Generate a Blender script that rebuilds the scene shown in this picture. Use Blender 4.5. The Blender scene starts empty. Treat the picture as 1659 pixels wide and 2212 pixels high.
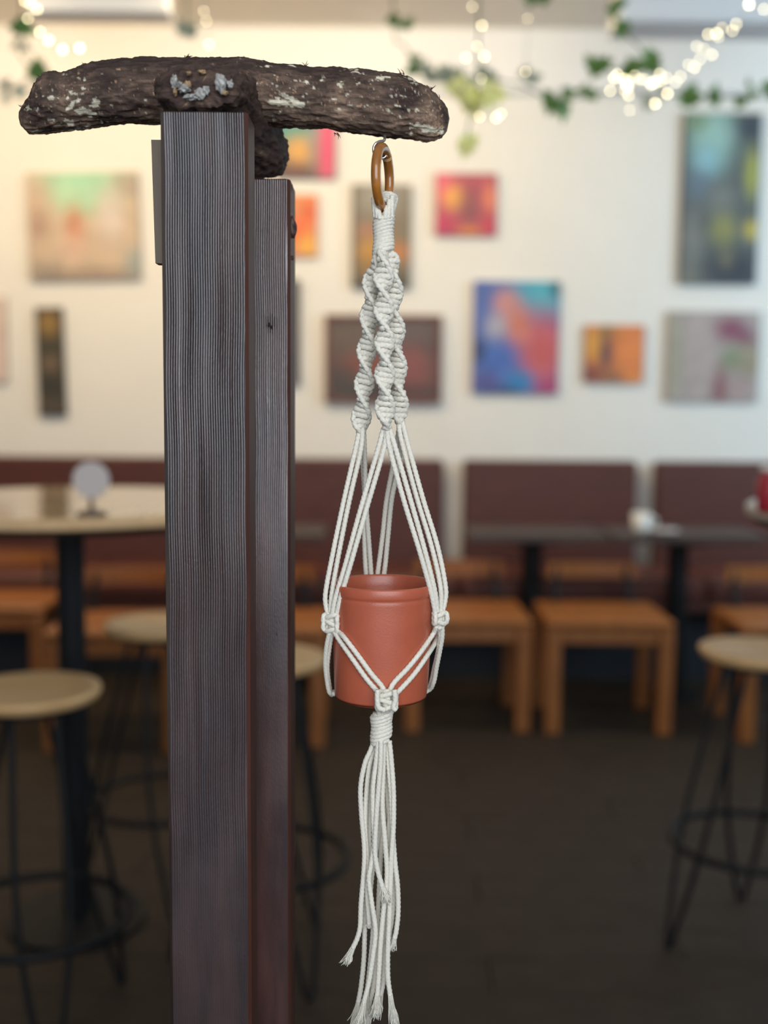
import bpy, math, random
import numpy as np
from mathutils import Vector, noise
random.seed(7); np.random.seed(7)
C = bpy.context.scene
COL = C.collection

# ------------------------------------------------------------------ camera
F = 2400.0                      # focal length in pixels of a 1659 x 2212 frame
CAMZ = 1.30
PITCH = math.radians(5.6)
ROLL = math.radians(0.45)
fw = np.array([0, math.cos(PITCH), -math.sin(PITCH)])
up0 = np.array([0, math.sin(PITCH), math.cos(PITCH)])
r0 = np.array([1.0, 0, 0])
rt = r0*math.cos(ROLL) + up0*math.sin(ROLL)
up = up0*math.cos(ROLL) - r0*math.sin(ROLL)
EYE = np.array([0, 0, CAMZ])

def P(px, py, Y):
    """world point of the photograph's pixel on the upright plane y = Y"""
    d = fw + rt*((px-829.5)/F) + up*((1106-py)/F)
    return EYE + d*(Y/d[1])

cam_d = bpy.data.cameras.new('camera')
cam = bpy.data.objects.new('camera', cam_d); COL.objects.link(cam)
cam_d.sensor_fit = 'AUTO'; cam_d.sensor_width = 36.0
cam_d.lens = F/2212*36.0
from mathutils import Matrix
cam.matrix_world = Matrix(((rt[0], up[0], -fw[0], EYE[0]), (rt[1], up[1], -fw[1], EYE[1]),
                           (rt[2], up[2], -fw[2], EYE[2]), (0, 0, 0, 1)))
cam_d.clip_start = 0.02
cam_d.dof.use_dof = True
cam_d.dof.focus_distance = 0.868
cam_d.dof.aperture_fstop = 2.75
cam_d.dof.aperture_blades = 0
C.camera = cam

# ------------------------------------------------------------------ light and exposure
C.view_settings.view_transform = 'Standard'
C.view_settings.look = 'None'
C.view_settings.gamma = 1.0
C.view_settings.use_curve_mapping = False
C.view_settings.exposure = 0.0
world = bpy.data.worlds.new('world'); C.world = world
world.use_nodes = True
bg = world.node_tree.nodes['Background']
bg.inputs[0].default_value = (0.62, 0.75, 1.0, 1); bg.inputs[1].default_value = 0.30

def area(name, loc, target, size, size_y, power, col):
    l = bpy.data.lights.new(name, 'AREA'); l.shape = 'RECTANGLE'
    l.size = size; l.size_y = size_y; l.energy = power; l.color = col
    o = bpy.data.objects.new(name, l); COL.objects.link(o)
    o.location = loc
    o.rotation_euler = (Vector(target)-Vector(loc)).to_track_quat('-Z', 'Y').to_euler()
    return o
# daylight through the shop front behind the camera
area('shop_front_daylight', (0.45, -1.6, 1.95), (0.45, 1.0, 1.75), 2.6, 2.0, 84, (0.86, 0.935, 1.0))
# daylight through a window in the right side of the room
area('side_window_daylight', (3.7, 3.4, 2.1), (1.2, 5.7, 2.1), 1.4, 1.2, 66, (0.54, 0.79, 1.0))
# warm ceiling downlights over the left half of the back wall
area('warm_downlight', (-2.0, 4.0, 3.0), (-1.5, 5.7, 2.1), 0.5, 0.5, 31, (1.0, 0.77, 0.48))
area('warm_downlight', (-0.2, 4.0, 3.0), (0.0, 5.7, 2.0), 0.5, 0.5, 27, (1.0, 0.79, 0.50))

# ------------------------------------------------------------------ helpers
def wloc(o):
    v = np.zeros(3)
    while o is not None:
        v = v + np.array(o.location); o = o.parent
    return v

def obj(name, V, Fc, mat, parent=None, smooth=False, loc=None):
    """ONE mesh object. V in world coordinates (or local to loc when loc is given for a top-level mesh)"""
    V = np.asarray(V, dtype=float).reshape(-1, 3)
    base = wloc(parent) if parent is not None else (np.array(loc) if loc is not None else np.zeros(3))
    me = bpy.data.meshes.new(name)
    me.from_pydata((V-base).tolist(), [], [tuple(int(i) for i in f) for f in Fc])
    if smooth:
        me.polygons.foreach_set('use_smooth', [True]*len(me.polygons))
    me.update()
    if mat is not None: me.materials.append(mat)
    o = bpy.data.objects.new(name, me); COL.objects.link(o)
    if parent is not None: o.parent = parent
    elif loc is not None: o.location = loc
    return o

def tag(o, label=None, cat=None, group=None, kind=None):
    if label: o['label'] = label
    if cat: o['category'] = cat
    if group: o['group'] = group
    if kind: o['kind'] = kind
    return o

def thing(name, label, cat, loc, group=None):
    o = bpy.data.objects.new(name, None); COL.objects.link(o)
    o.empty_display_size = 0.05
    o.location = tuple(float(x) for x in loc)
    return tag(o, label, cat, group)

def copy_tree(o, parent=None):
    c = o.copy(); COL.objects.link(c)
    if parent is not None: c.parent = parent
    for ch in list(o.children): copy_tree(ch, c)
    return c

class MB:
    def __init__(s): s.V = []; s.F = []; s.n = 0
    def add(s, V, Fc):
        V = np.asarray(V, float).reshape(-1, 3)
        s.V.append(V); s.F += [tuple(i+s.n for i in f) for f in Fc]; s.n += len(V)
        return s
    def build(s, name, mat, parent=None, smooth=False, loc=None):
        return obj(name, np.concatenate(s.V), s.F, mat, parent, smooth, loc)

def box(x0, x1, y0, y1, z0, z1, b=0.0):
    """box with chamfered edges of size b"""
    if b <= 0:
        V = [(x, y, z) for x in (x0, x1) for y in (y0, y1) for z in (z0, z1)]
        return V, [(0,1,3,2),(4,6,7,5),(0,4,5,1),(2,3,7,6),(0,2,6,4),(1,5,7,3)]
    V = []; idx = {}
    lo = (x0, y0, z0); hi = (x1, y1, z1)
    for sx in (0, 1):
        for sy in (0, 1):
            for sz in (0, 1):
                for ax in range(3):
                    p = [0, 0, 0]
                    for k, s in enumerate((sx, sy, sz)):
                        v = hi[k] if s else lo[k]
                        if k != ax: v += -b if s else b
                        p[k] = v
                    idx[(sx, sy, sz, ax)] = len(V); V.append(tuple(p))
    Fc = []
    for ax in range(3):
        a, c = [k for k in range(3) if k != ax]
        for s in (0, 1):
            q = []
            for (u, w) in ((0,0),(1,0),(1,1),(0,1)):
                k = [0,0,0]; k[ax] = s; k[a] = u; k[c] = w
                q.append(idx[(k[0],k[1],k[2],ax)])
            flip = (s == 0) ^ (ax == 1)
            Fc.append(tuple(reversed(q)) if flip else tuple(q))
    for ax in range(3):     # edges along ax
        a, c = [k for k in range(3) if k != ax]
        for u in (0, 1):
            for w in (0, 1):
                k0 = [0,0,0]; k1 = [0,0,0]
                k0[ax] = 0; k1[ax] = 1
                k0[a] = k1[a] = u; k0[c] = k1[c] = w
                Fc.append((idx[(*k0, a)], idx[(*k1, a)], idx[(*k1, c)], idx[(*k0, c)]))
    for sx in (0, 1):
        for sy in (0, 1):
            for sz in (0, 1):
                Fc.append(tuple(idx[(sx, sy, sz, ax)] for ax in range(3)))
    return V, Fc

def spline(pts, step):
    """Catmull-Rom through pts, resampled evenly"""
    p = np.asarray(pts, float)
    if len(p) == 2: p = np.array([p[0], (p[0]+p[1])/2, p[1]])
    q = np.vstack([2*p[0]-p[1], p, 2*p[-1]-p[-2]])
    out = []
    for i in range(1, len(q)-2):
        t = np.linspace(0, 1, 24, endpoint=False)[:, None]
        a, b, c, d = q[i-1], q[i], q[i+1], q[i+2]
        out.append(0.5*((2*b) + (-a+c)*t + (2*a-5*b+4*c-d)*t**2 + (-a+3*b-3*c+d)*t**3))
    out.append(p[-1][None]); out = np.vstack(out)
    s = np.concatenate([[0], np.cumsum(np.linalg.norm(np.diff(out, axis=0), axis=1))])
    n = max(3, int(s[-1]/step)+1)
    ss = np.linspace(0, s[-1], n)
    return np.stack([np.interp(ss, s, out[:, k]) for k in range(3)], 1)

def frames(p, closed=False):
    if closed: t = np.roll(p, -1, 0)-np.roll(p, 1, 0)
    else: t = np.gradient(p, axis=0)
    t /= np.maximum(np.linalg.norm(t, axis=1), 1e-12)[:, None]
    n = np.zeros_like(p)
    a = np.array([0, 1.0, 0.02])
    if abs(t[0] @ a) > 0.9: a = np.array([1.0, 0, 0.02])
    v = a - t[0]*(a @ t[0]); v /= np.linalg.norm(v)
    for i in range(len(p)):
        v = v - t[i]*(v @ t[i]); v /= np.linalg.norm(v); n[i] = v
    return t, n, np.cross(t, n)

TWIST = -1.0
def tube(p, r, sides=8, closed=False, lobes=0, amp=0.0, pitch=0.01, cap=True, flat=None):
    """tube along the polyline p; lobes/pitch give the twisted strands of a cord"""
    p = np.asarray(p, float)
    t, n, b = frames(p, closed)
    m = len(p)
    r = np.broadcast_to(np.asarray(r, float), (m,))
    s = np.concatenate([[0], np.cumsum(np.linalg.norm(np.diff(p, axis=0), axis=1))])
    if closed and lobes:
        L = s[-1]+np.linalg.norm(p[-1]-p[0]); k = max(1, round(L/pitch*lobes))/lobes; pitch = L/k
    ph = np.arange(sides)*2*math.pi/sides
    tw = TWIST*s/pitch*2*math.pi if lobes else np.zeros(m)
    rad = np.ones((m, sides))
    if lobes: rad = 1+amp*np.abs(np.cos(lobes/2*(ph[None, :]-tw[:, None])))*1.6-amp
    rad = rad*r[:, None]
    V = p[:, None, :] + rad[..., None]*(np.cos(ph)[None, :, None]*n[:, None, :] + np.sin(ph)[None, :, None]*b[:, None, :])
    V = V.reshape(-1, 3)
    Fc = []
    for i in range(m if closed else m-1):
        j = (i+1) % m
        for k in range(sides):
            l = (k+1) % sides
            Fc.append((i*sides+k, i*sides+l, j*sides+l, j*sides+k))
    if cap and not closed:
        Fc.append(tuple(range(sides-1, -1, -1))); Fc.append(tuple(range((m-1)*sides, m*sides)))
    return V, Fc

def lathe(prof, c, n=32, close=True):
    """prof: (radius, z) list revolved about the upright axis through c"""
    V = []; Fc = []
    m = len(prof)
    for k in range(n):
        a = 2*math.pi*k/n
        for (r, z) in prof: V.append((c[0]+r*math.cos(a), c[1]+r*math.sin(a), c[2]+z))
    for k in range(n):
        l = (k+1) % n
        for i in range(m-1):
            if prof[i][0] < 1e-6 and prof[i+1][0] < 1e-6: continue
            Fc.append((k*m+i, l*m+i, l*m+i+1, k*m+i+1))
    return V, Fc

# ------------------------------------------------------------------ materials
def mat(name, col, rough=0.5, metal=0.0, spec=0.5, noise_scale=None, noise_amt=0.15, bump=0.0, bump_scale=200, coat=0.0,
        emit=None, stretch=None, sheen=0.0, attr=None, trans=0.0):
    m = bpy.data.materials.new(name); m.use_nodes = True
    nt = m.node_tree; b = nt.nodes['Principled BSDF']
    b.inputs['Base Color'].default_value = (*col, 1); b.inputs['Roughness'].default_value = rough
    b.inputs['Metallic'].default_value = metal; b.inputs['Specular IOR Level'].default_value = spec
    b.inputs['Coat Weight'].default_value = coat; b.inputs['Coat Roughness'].default_value = 0.2
    b.inputs['Sheen Weight'].default_value = sheen
    if emit:
        b.inputs['Emission Color'].default_value = (*emit[0], 1); b.inputs['Emission Strength'].default_value = emit[1]
    tc = nt.nodes.new('ShaderNodeTexCoord'); src = tc.outputs['Object']
    if stretch:
        mp = nt.nodes.new('ShaderNodeMapping'); mp.inputs['Scale'].default_value = stretch
        nt.links.new(src, mp.inputs[0]); src = mp.outputs[0]
    base = None
    if attr:
        a = nt.nodes.new('ShaderNodeAttribute'); a.attribute_name = attr; base = a.outputs['Color']
    if noise_scale:
        n = nt.nodes.new('ShaderNodeTexNoise'); n.inputs['Scale'].default_value = noise_scale; n.inputs['Detail'].default_value = 5
        nt.links.new(src, n.inputs['Vector'])
        mr = nt.nodes.new('ShaderNodeMapRange'); mr.inputs['From Min'].default_value = 0.3; mr.inputs['From Max'].default_value = 0.7
        mr.inputs['To Min'].default_value = 1-noise_amt; mr.inputs['To Max'].default_value = 1+noise_amt
        nt.links.new(n.outputs['Fac'], mr.inputs['Value'])
        mx = nt.nodes.new('ShaderNodeVectorMath'); mx.operation = 'SCALE'
        if base is not None: nt.links.new(base, mx.inputs[0])
        else: mx.inputs[0].default_value = col
        nt.links.new(mr.outputs[0], mx.inputs['Scale']); base = mx.outputs[0]
    if base is not None: nt.links.new(base, b.inputs['Base Color'])
    if bump:
        n2 = nt.nodes.new('ShaderNodeTexNoise'); n2.inputs['Scale'].default_value = bump_scale; n2.inputs['Detail'].default_value = 6
        nt.links.new(src, n2.inputs['Vector'])
        bp = nt.nodes.new('ShaderNodeBump'); bp.inputs['Strength'].default_value = bump; bp.inputs['Distance'].default_value = 0.001
        nt.links.new(n2.outputs['Fac'], bp.inputs['Height']); nt.links.new(bp.outputs[0], b.inputs['Normal'])
    return m

def set_color(o, cols, name='paint'):
    a = o.data.color_attributes.new(name, 'FLOAT_COLOR', 'POINT')
    c = np.ones((len(o.data.vertices), 4)); c[:, :3] = cols
    a.data.foreach_set('color', c.ravel())

def lin(r, g, b):
    f = lambda c: ((c/255+0.055)/1.055)**2.4 if c/255 > 0.04045 else c/255/12.92
    return (f(r), f(g), f(b))

M = {}
M['wall'] = mat('wall_paint', (0.80, 0.765, 0.70), 0.7, noise_scale=3, noise_amt=0.02, bump=0.05, bump_scale=60)
M['wall_side'] = mat('side_wall_paint', (0.70, 0.66, 0.58), 0.8)
M['ceiling'] = mat('ceiling_paint', (0.80, 0.72, 0.62), 0.85, noise_scale=4, noise_amt=0.04)
M['cornice'] = mat('cornice_paint', (0.83, 0.81, 0.78), 0.6)
M['plank'] = mat('floor_plank', lin(53, 44, 36), 0.6, spec=0.2, noise_scale=6, noise_amt=0.45, stretch=(1.5, 22, 8), bump=0.2, bump_scale=40)
M['slab'] = mat('floor_underlay', lin(40, 33, 28), 0.7)
M['bench'] = mat('bench_maroon_wood', lin(82, 40, 30), 0.5, noise_scale=4, noise_amt=0.18, stretch=(2, 2, 12))
M['bench_seat'] = mat('bench_seat_vinyl', lin(96, 52, 42), 0.4, noise_scale=10, noise_amt=0.1)
M['bench_base'] = mat('bench_base_blue_black', lin(24, 28, 36), 0.8)
M['oak'] = mat('orange_oak', lin(150, 90, 40), 0.45, noise_scale=8, noise_amt=0.18, stretch=(6, 6, 1))
M['pale_wood'] = mat('pale_birch', lin(205, 165, 115), 0.4, noise_scale=6, noise_amt=0.10, stretch=(1, 8, 1))
M['table_wood'] = mat('bar_table_birch', lin(228, 188, 138), 0.08, spec=0.9, noise_scale=5, noise_amt=0.08, stretch=(8, 1, 1))
M['grey_top'] = mat('pale_grey_laminate', lin(205, 200, 192), 0.35)
M['dark_top'] = mat('dark_laminate', lin(70, 58, 52), 0.35, noise_scale=6, noise_amt=0.1)
M['black'] = mat('black_steel', lin(13, 14, 17), 0.6, spec=0.3)
M['black_edge'] = mat('black_edge_band', lin(20, 18, 18), 0.5)
M['grey_plastic'] = mat('grey_plastic', lin(206, 196, 190), 0.45)
M['white_china'] = mat('white_china', lin(232, 228, 220), 0.25)
M['red_glaze'] = mat('red_glaze', lin(165, 40, 55), 0.35)
M['leaf'] = mat('ivy_leaf', lin(104, 142, 70), 0.45, noise_scale=30, noise_amt=0.35)
M['leaf_pale'] = mat('variegated_ivy_leaf', lin(178, 184, 158), 0.5, noise_scale=30, noise_amt=0.3)
M['leaf_yellow'] = mat('yellow_leaf', lin(255, 250, 165), 0.5, noise_scale=30, noise_amt=0.12)
M['vine'] = mat('vine_stem', lin(80, 92, 50), 0.6)
M['wire'] = mat('light_wire', lin(200, 196, 180), 0.5)
M['bulb'] = mat('fairy_bulb', (1, 0.9, 0.7), 0.3, emit=((1.0, 0.84, 0.50), 15))
M['panel_white'] = mat('ceiling_box_paint', (0.84, 0.85, 0.86), 0.6)
M['paint'] = mat('artwork_paint', (1, 1, 1), 0.55, attr='paint', noise_scale=18, noise_amt=0.12)
M['canvas_edge'] = mat('canvas_edge', lin(150, 138, 122), 0.7, noise_scale=30)
M['canvas_dark'] = mat('canvas_dark_edge', lin(60, 56, 54), 0.6, noise_scale=30)
M['brown_frame'] = mat('brown_frame', lin(112, 66, 46), 0.5, noise_scale=20)
M['cord'] = mat('cotton_cord', lin(224, 217, 202), 0.85, spec=0.2, noise_scale=700, noise_amt=0.10, bump=0.5, bump_scale=2600, sheen=0.15)
M['terracotta'] = mat('terracotta_plastic', lin(172, 86, 60), 0.33, spec=0.6, noise_scale=60, noise_amt=0.05, bump=0.12, bump_scale=900)
M['bamboo'] = mat('varnished_bamboo', lin(158, 98, 36), 0.2, coat=0.6, noise_scale=70, noise_amt=0.35, stretch=(1, 1, 0.6))
M['chip'] = mat('weathered_chip', lin(150, 122, 88), 0.7, noise_scale=200, noise_amt=0.3)
M['dark_knot'] = mat('dark_wood_knot', lin(44, 32, 31), 0.8, spec=0.15, noise_scale=300, noise_amt=0.4, bump=0.6, bump_scale=700)
M['steel'] = mat('zinc_wire', (0.62, 0.6, 0.57), 0.3, metal=1.0)
M['glue'] = mat('dried_glue', lin(146, 143, 138), 0.15, noise_scale=140, noise_amt=0.35, bump=0.5, bump_scale=350)
M['picture_strip'] = mat('taupe_picture_strip', lin(112, 98, 84), 0.7, noise_scale=50, noise_amt=0.08, stretch=(4, 4, 1))
M['knot'] = mat('dark_resin', lin(70, 42, 34), 0.5, noise_scale=120, noise_amt=0.3)

# ------------------------------------------------------------------ the room
WY = 5.7; CZ = 3.14; XL = -3.6; XR = 4.2; YN = -1.2
def struct(name, g, m, parent=None):
    o = obj(name, *g, m, parent)
    if parent is None: o['kind'] = 'structure'
    return o
floor = struct('floor', box(XL, XR, YN, WY, -0.12, -0.012), M['slab'])
struct('wall_back', box(XL-0.1, XR+0.1, WY, WY+0.12, -0.12, CZ+0.1), M['wall'])
struct('wall_left', box(XL-0.1, XL, YN, WY, -0.12, CZ+0.1), M['wall_side'])
struct('wall_right', box(XR, XR+0.1, YN, WY, -0.12, CZ+0.1), M['wall_side'])
struct('ceiling', box(XL, XR, YN, WY, CZ, CZ+0.1), M['ceiling'])
zc0 = P(1200, 205, WY)[2]
V, Fc = box(XL, XR, WY-0.05, WY-0.0005, zc0, CZ-0.0005, 0.012)
struct('trim_1', (V, Fc), M['cornice'])
# floor planks, each a part of the floor
pl_w = 0.15
V, Fc = box(-0.6985, 0.6985, 0.0012, pl_w-0.0012, -0.012, 0.0, 0.0015)
plank_src = None
row = 0; y = 1.60
while y < 5.65:
    off = (row*0.47) % 1.4
    x = -2.8+off
    while x < 2.9:
        if plank_src is None:
            plank_src = obj('plank', np.array(V)+np.array([x, y, 0]), Fc, M['plank'], floor)
            me0 = plank_src.data
            for v in me0.vertices: v.co.x -= x; v.co.y -= y
            plank_src.location = (x, y, 0); o = plank_src
        else:
            o = plank_src.copy(); COL.objects.link(o); o.location = (x, y, random.uniform(-0.0006, 0.0004))
        x += 1.4
    y += pl_w; row += 1

# white boxes hung under the ceiling
def ceiling_box(px0, px1, py_near, py_far, h, label):
    a = P(px0, py_near, 4.0); Y0 = (h-CAMZ)/((a[2]-CAMZ)/4.0)
    b = P(px0, py_far, 4.0); Y1 = (h-CAMZ)/((b[2]-CAMZ)/4.0)
    x0 = P(px0, py_near, Y0)[0]; x1 = P(px1, py_near, Y0)[0]
    t = thing('ceiling_box', label, 'ceiling box', ((x0+x1)/2, (Y0+Y1)/2, CZ))
    obj('box_body', *box(x0, x1, Y0, Y1, h+0.012, CZ-0.0005, 0.006), M['panel_white'], t)
    obj('bottom_lip', *box(x0-0.008, x1+0.008, Y0-0.008, Y1+0.008, h, h+0.012, 0.003), M['panel_white'], t)
ceiling_box(1338, 1760, 47, 84, 2.66, 'wide white box under the ceiling at the top right corner')
ceiling_box(62, 362, 26, 42, 2.70, 'white box under the ceiling above the left arm of the driftwood')

# ------------------------------------------------------------------ artworks on the back wall
def art(x0, y0, x1, y1, base, blobs, label, edge='canvas_edge', depth=0.03, frame=None, rot=0.0, n=30, grad=None):
    """canvas between the photo pixels; blobs: (u, v, ru, rv, colour, strength), u right, v down"""
    a = P(x0, (y0+y1)/2, WY-depth); b = P(x1, (y0+y1)/2, WY-depth)
    c = P((x0+x1)/2, y0, WY-depth); d = P((x0+x1)/2, y1, WY-depth)
    X0, X1, Z1, Z0 = a[0], b[0], c[2], d[2]
    cx, cz = (X0+X1)/2, (Z0+Z1)/2
    t = thing('painting', label, 'painting', (cx, WY-0.001, cz), 'paintings on the back wall')
    fw_ = 0.022 if frame else 0.0
    yb = WY-0.0008
    def R(V):
        V = np.array(V, float); q = V-np.array([cx, 0, cz]); ca, sa = math.cos(rot), math.sin(rot)
        return np.stack([cx+q[:, 0]*ca-q[:, 2]*sa, V[:, 1], cz+q[:, 0]*sa+q[:, 2]*ca], 1)
    Vb, Fb = box(X0+fw_*0.6, X1-fw_*0.6, WY-depth+0.002, yb, Z0+fw_*0.6, Z1-fw_*0.6, 0.0)
    obj('stretcher', R(Vb), Fb, M[edge], t)
    U = np.linspace(0, 1, n+1)
    uu, vv = np.meshgrid(U, U)
    col = np.tile(np.array(lin(*base)), (n+1, n+1, 1))
    if grad is not None:
        for (v0, v1, cc) in grad:
            w = np.clip((vv-v0)/max(v1-v0, 1e-3), 0, 1)[..., None]; col = col*(1-w)+np.array(lin(*cc))*w
    for (u, v, ru, rv, cc, s) in blobs:
        w = np.exp(-(((uu-u)/ru)**2+((vv-v)/rv)**2)**1.5)*s
        col = col*(1-w[..., None])+np.array(lin(*cc))*w[..., None]
    gx = X0+fw_+(X1-X0-2*fw_)*uu; gz = Z1-fw_-(Z1-Z0-2*fw_)*vv
    gy = np.full_like(gx, WY-depth)
    V = R(np.stack([gx, gy, gz], -1).reshape(-1, 3))
    Fc = [(j*(n+1)+i, (j+1)*(n+1)+i, (j+1)*(n+1)+i+1, j*(n+1)+i+1) for j in range(n) for i in range(n)]
    o = obj('painted_canvas', V, Fc, M['paint'], t)
    set_color(o, col.reshape(-1, 3))
    if frame:
        for g in (box(X0, X1, WY-depth-0.012, yb, Z1-fw_, Z1, 0.003), box(X0, X1, WY-depth-0.012, yb, Z0, Z0+fw_, 0.003),
                  box(X0, X0+fw_, WY-depth-0.012, yb, Z0+fw_, Z1-fw_, 0.003), box(X1-fw_, X1, WY-depth-0.012, yb, Z0+fw_, Z1-fw_, 0.003)):
            obj('frame_side', R(g[0]), g[1], M[frame], t)
    return t
D2R = math.radians
art(60, 372, 300, 604, (196, 172, 148), [(.5, .0, .42, .32, (158, 206, 172), 1), (.45, .25, .18, .16, (166, 208, 172), .95), (.08, .3, .12, .3, (190, 160, 140), .7),
    (.42, .5, .09, .22, (196, 128, 98), .9), (.1, .5, .1, .12, (150, 118, 100), .6), (.92, .12, .16, .12, (160, 142, 130), .8), (.75, .4, .12, .25, (212, 200, 194), .7),
    (.15, .95, .2, .14, (140, 130, 120), .8), (.97, .9, .12, .2, (140, 160, 160), .8), (.6, .97, .5, .1, (140, 122, 108), .7), (.4, .7, .12, .15, (214, 180, 160), .6)],
    'pastel painting of pale green over dusty pink, left of the front post', rot=D2R(1.2))
art(80, 664, 138, 898, (64, 56, 44), [(.5, .15, .4, .12, (150, 116, 58), .9), (.5, .42, .5, .12, (66, 62, 44), .8), (.5, .52, .3, .08, (120, 96, 76), .8), (.5, .75, .5, .1, (48, 46, 38), .9), (.5, .9, .5, .08, (86, 76, 62), .7)],
    'narrow dark upright painting below the pastel painting', 'canvas_dark', rot=D2R(1.2))
art(-240, 640, 12, 822, (222, 200, 190), [(.9, .5, .3, .4, (214, 186, 176), .6)], 'pale pink canvas cut off by the left edge of the photo')
art(596, 214, 726, 384, (110, 90, 84), [(.3, .3, .5, .4, (70, 148, 140), .95), (.38, .66, .26, .2, (214, 158, 84), .95), (.35, .95, .35, .14, (98, 62, 60), .8), (.85, .6, .14, .6, (222, 74, 116), 1), (.62, .5, .08, .4, (150, 140, 138), .7)],
    'teal and hot pink painting right under the right arm of the driftwood', 'canvas_dark')
art(585, 420, 686, 553, (214, 128, 74), [(.8, .3, .2, .2, (210, 90, 52), .9), (.55, .55, .2, .2, (224, 96, 56), .9), (.8, .85, .25, .2, (226, 170, 74), .9), (.3, .2, .3, .25, (206, 150, 104), .8), (.4, .95, .2, .1, (206, 132, 120), .8)],
    'small orange and red canvas beside the top of the rear post')
art(540, 604, 647, 832, (62, 52, 50), [(.5, .5, .4, .4, (80, 62, 56), .6)], 'dark canvas half hidden behind the rear post', 'canvas_dark')
art(760, 398, 888, 622, (120, 108, 90), [(.5, .1, .4, .22, (146, 142, 134), .9), (.3, .45, .3, .08, (172, 120, 96), .8), (.35, .65, .3, .14, (188, 136, 60), .95), (.8, .65, .2, .1, (190, 122, 74), .9), (.5, .97, .6, .14, (62, 58, 54), .9), (.3, .8, .2, .1, (150, 112, 60), .7), (.03, .5, .06, .6, (80, 74, 68), .8)],
    'tall grey and orange painting behind the cord wrapping', 'canvas_dark')
art(941, 374, 1073, 508, (176, 84, 96), [(.1, .2, .2, .3, (222, 100, 118), .9), (.3, .4, .18, .2, (236, 168, 84), 1), (.55, .55, .2, .3, (130, 80, 84), .8), (.9, .4, .12, .25, (226, 130, 94), .9), (.1, .85, .25, .2, (190, 58, 96), .9), (.55, .95, .2, .1, (214, 130, 60), .9), (.9, .85, .14, .2, (196, 64, 84), .9)],
    'small square crimson and yellow painting right of the bamboo ring', 'canvas_dark')
art(702, 680, 954, 871, (92, 76, 74), [(.35, .55, .25, .2, (134, 74, 62), .9), (.75, .65, .22, .35, (138, 80, 76), .9), (.2, .25, .3, .2, (104, 90, 78), .7), (.5, .9, .5, .1, (50, 48, 50), .8), (.7, .15, .3, .15, (106, 92, 92), .7), (.12, .75, .14, .2, (72, 66, 60), .7)],
    'brown framed dark red painting behind the knotted cords', 'canvas_dark', frame='brown_frame')
art(1022, 607, 1208, 850, (84, 106, 168), [(.82, .1, .38, .22, (72, 170, 188), 1), (.98, .05, .1, .12, (30, 72, 82), .8), (.8, .62, .36, .36, (196, 92, 92), 1), (.5, .4, .18, .2, (206, 122, 100), 1), (.38, .2, .16, .14, (202, 136, 122), .9),
    (.27, .42, .14, .14, (176, 170, 178), .9), (.3, .7, .25, .2, (70, 106, 178), 1), (.55, .9, .18, .12, (44, 128, 184), 1), (.05, .62, .1, .12, (44, 56, 92), .9), (.15, .9, .18, .12, (84, 84, 140), .9), (.9, .95, .16, .1, (170, 62, 104), .9), (.4, 1., .2, .06, (40, 60, 100), .8)],
    'large blue and coral abstract painting in the middle of the wall')
art(1264, 702, 1391, 826, (206, 122, 64), [(.15, .35, .16, .3, (212, 152, 62), .9), (.35, .12, .16, .12, (120, 110, 62), .8), (.36, .5, .12, .32, (92, 68, 74), .95), (.1, .85, .2, .2, (118, 60, 62), .9), (.5, .9, .25, .12, (120, 92, 72), .8), (.8, .5, .25, .5, (222, 130, 68), 1), (.85, .95, .12, .1, (226, 140, 62), .9)],
    'smallest orange painting between the blue and the mauve paintings', 'canvas_dark')
art(1442, 672, 1640, 867, (164, 152, 146), [(.68, .2, .2, .14, (128, 56, 80), .95), (.85, .3, .12, .1, (122, 54, 78), .8), (.7, .52, .16, .14, (120, 132, 98), .9), (.9, .55, .14, .2, (142, 130, 96), .8), (.58, .85, .1, .25, (132, 76, 78), .9), (.4, .5, .14, .4, (176, 158, 154), .8), (.08, .5, .08, .5, (152, 152, 124), .7), (.8, .85, .14, .16, (158, 132, 128), .8)],
    'greyish mauve painting with a crimson patch, lower right on the wall')
art(1474, 244, 1640, 613, (84, 90, 88), [(.35, .12, .32, .22, (150, 186, 176), .95), (.15, .05, .16, .06, (118, 140, 100), .8), (.85, .08, .18, .08, (52, 60, 72), .9), (.9, .35, .1, .14, (168, 170, 74), .9), (.3, .28, .2, .1, (132, 178, 190), .8), (.2, .42, .2, .1, (98, 116, 132), .8),
    (.5, .5, .2, .12, (118, 122, 116), .8), (.55, .68, .18, .1, (140, 138, 78), .9), (.92, .68, .1, .06, (196, 176, 60), .9), (.7, .92, .4, .12, (40, 44, 54), .95), (.15, .75, .14, .2, (130, 128, 122), .7), (.6, .85, .1, .06, (120, 112, 86), .7), (.1, .97, .2, .06, (120, 118, 104), .7)],
    'tall teal and black painting at the upper right of the wall', 'canvas_dark', depth=0.035)

# ------------------------------------------------------------------ banquette along the back wall
zt = 0.0
def zat(px, py, Y): return float(P(px, py, Y)[2])
def xat(px, py, Y): return float(P(px, py, Y)[0])
ben = thing('banquette', 'long maroon wooden bench with panelled back along the rear wall', 'bench', (0, 5.4, 0))
btop = zat(829, 992, 5.6)
for (a, b) in ((-400, 958), (1002, 1374), (1417, 2050)):
    xa, xb = max(XL+0.05, xat(a, 1050, 5.6)), xat(b, 1050, 5.6)
    obj('back_panel', *box(xa, xb, 5.58, 5.68, 0.46, btop, 0.012), M['bench'], ben)
xe = xat(2050, 1050, 5.6)
for (a, b) in ((XL+0.05, -1.4), (-1.395, 0.35), (0.355, 1.5), (1.505, xe)):
    obj('seat_cushion', *box(a, b, 5.08, 5.579, 0.40, 0.50, 0.018), M['bench_seat'], ben)
obj('seat_frame', *box(XL+0.05, xe, 5.10, 5.68, 0.34, 0.399, 0.004), M['bench'], ben)
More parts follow.
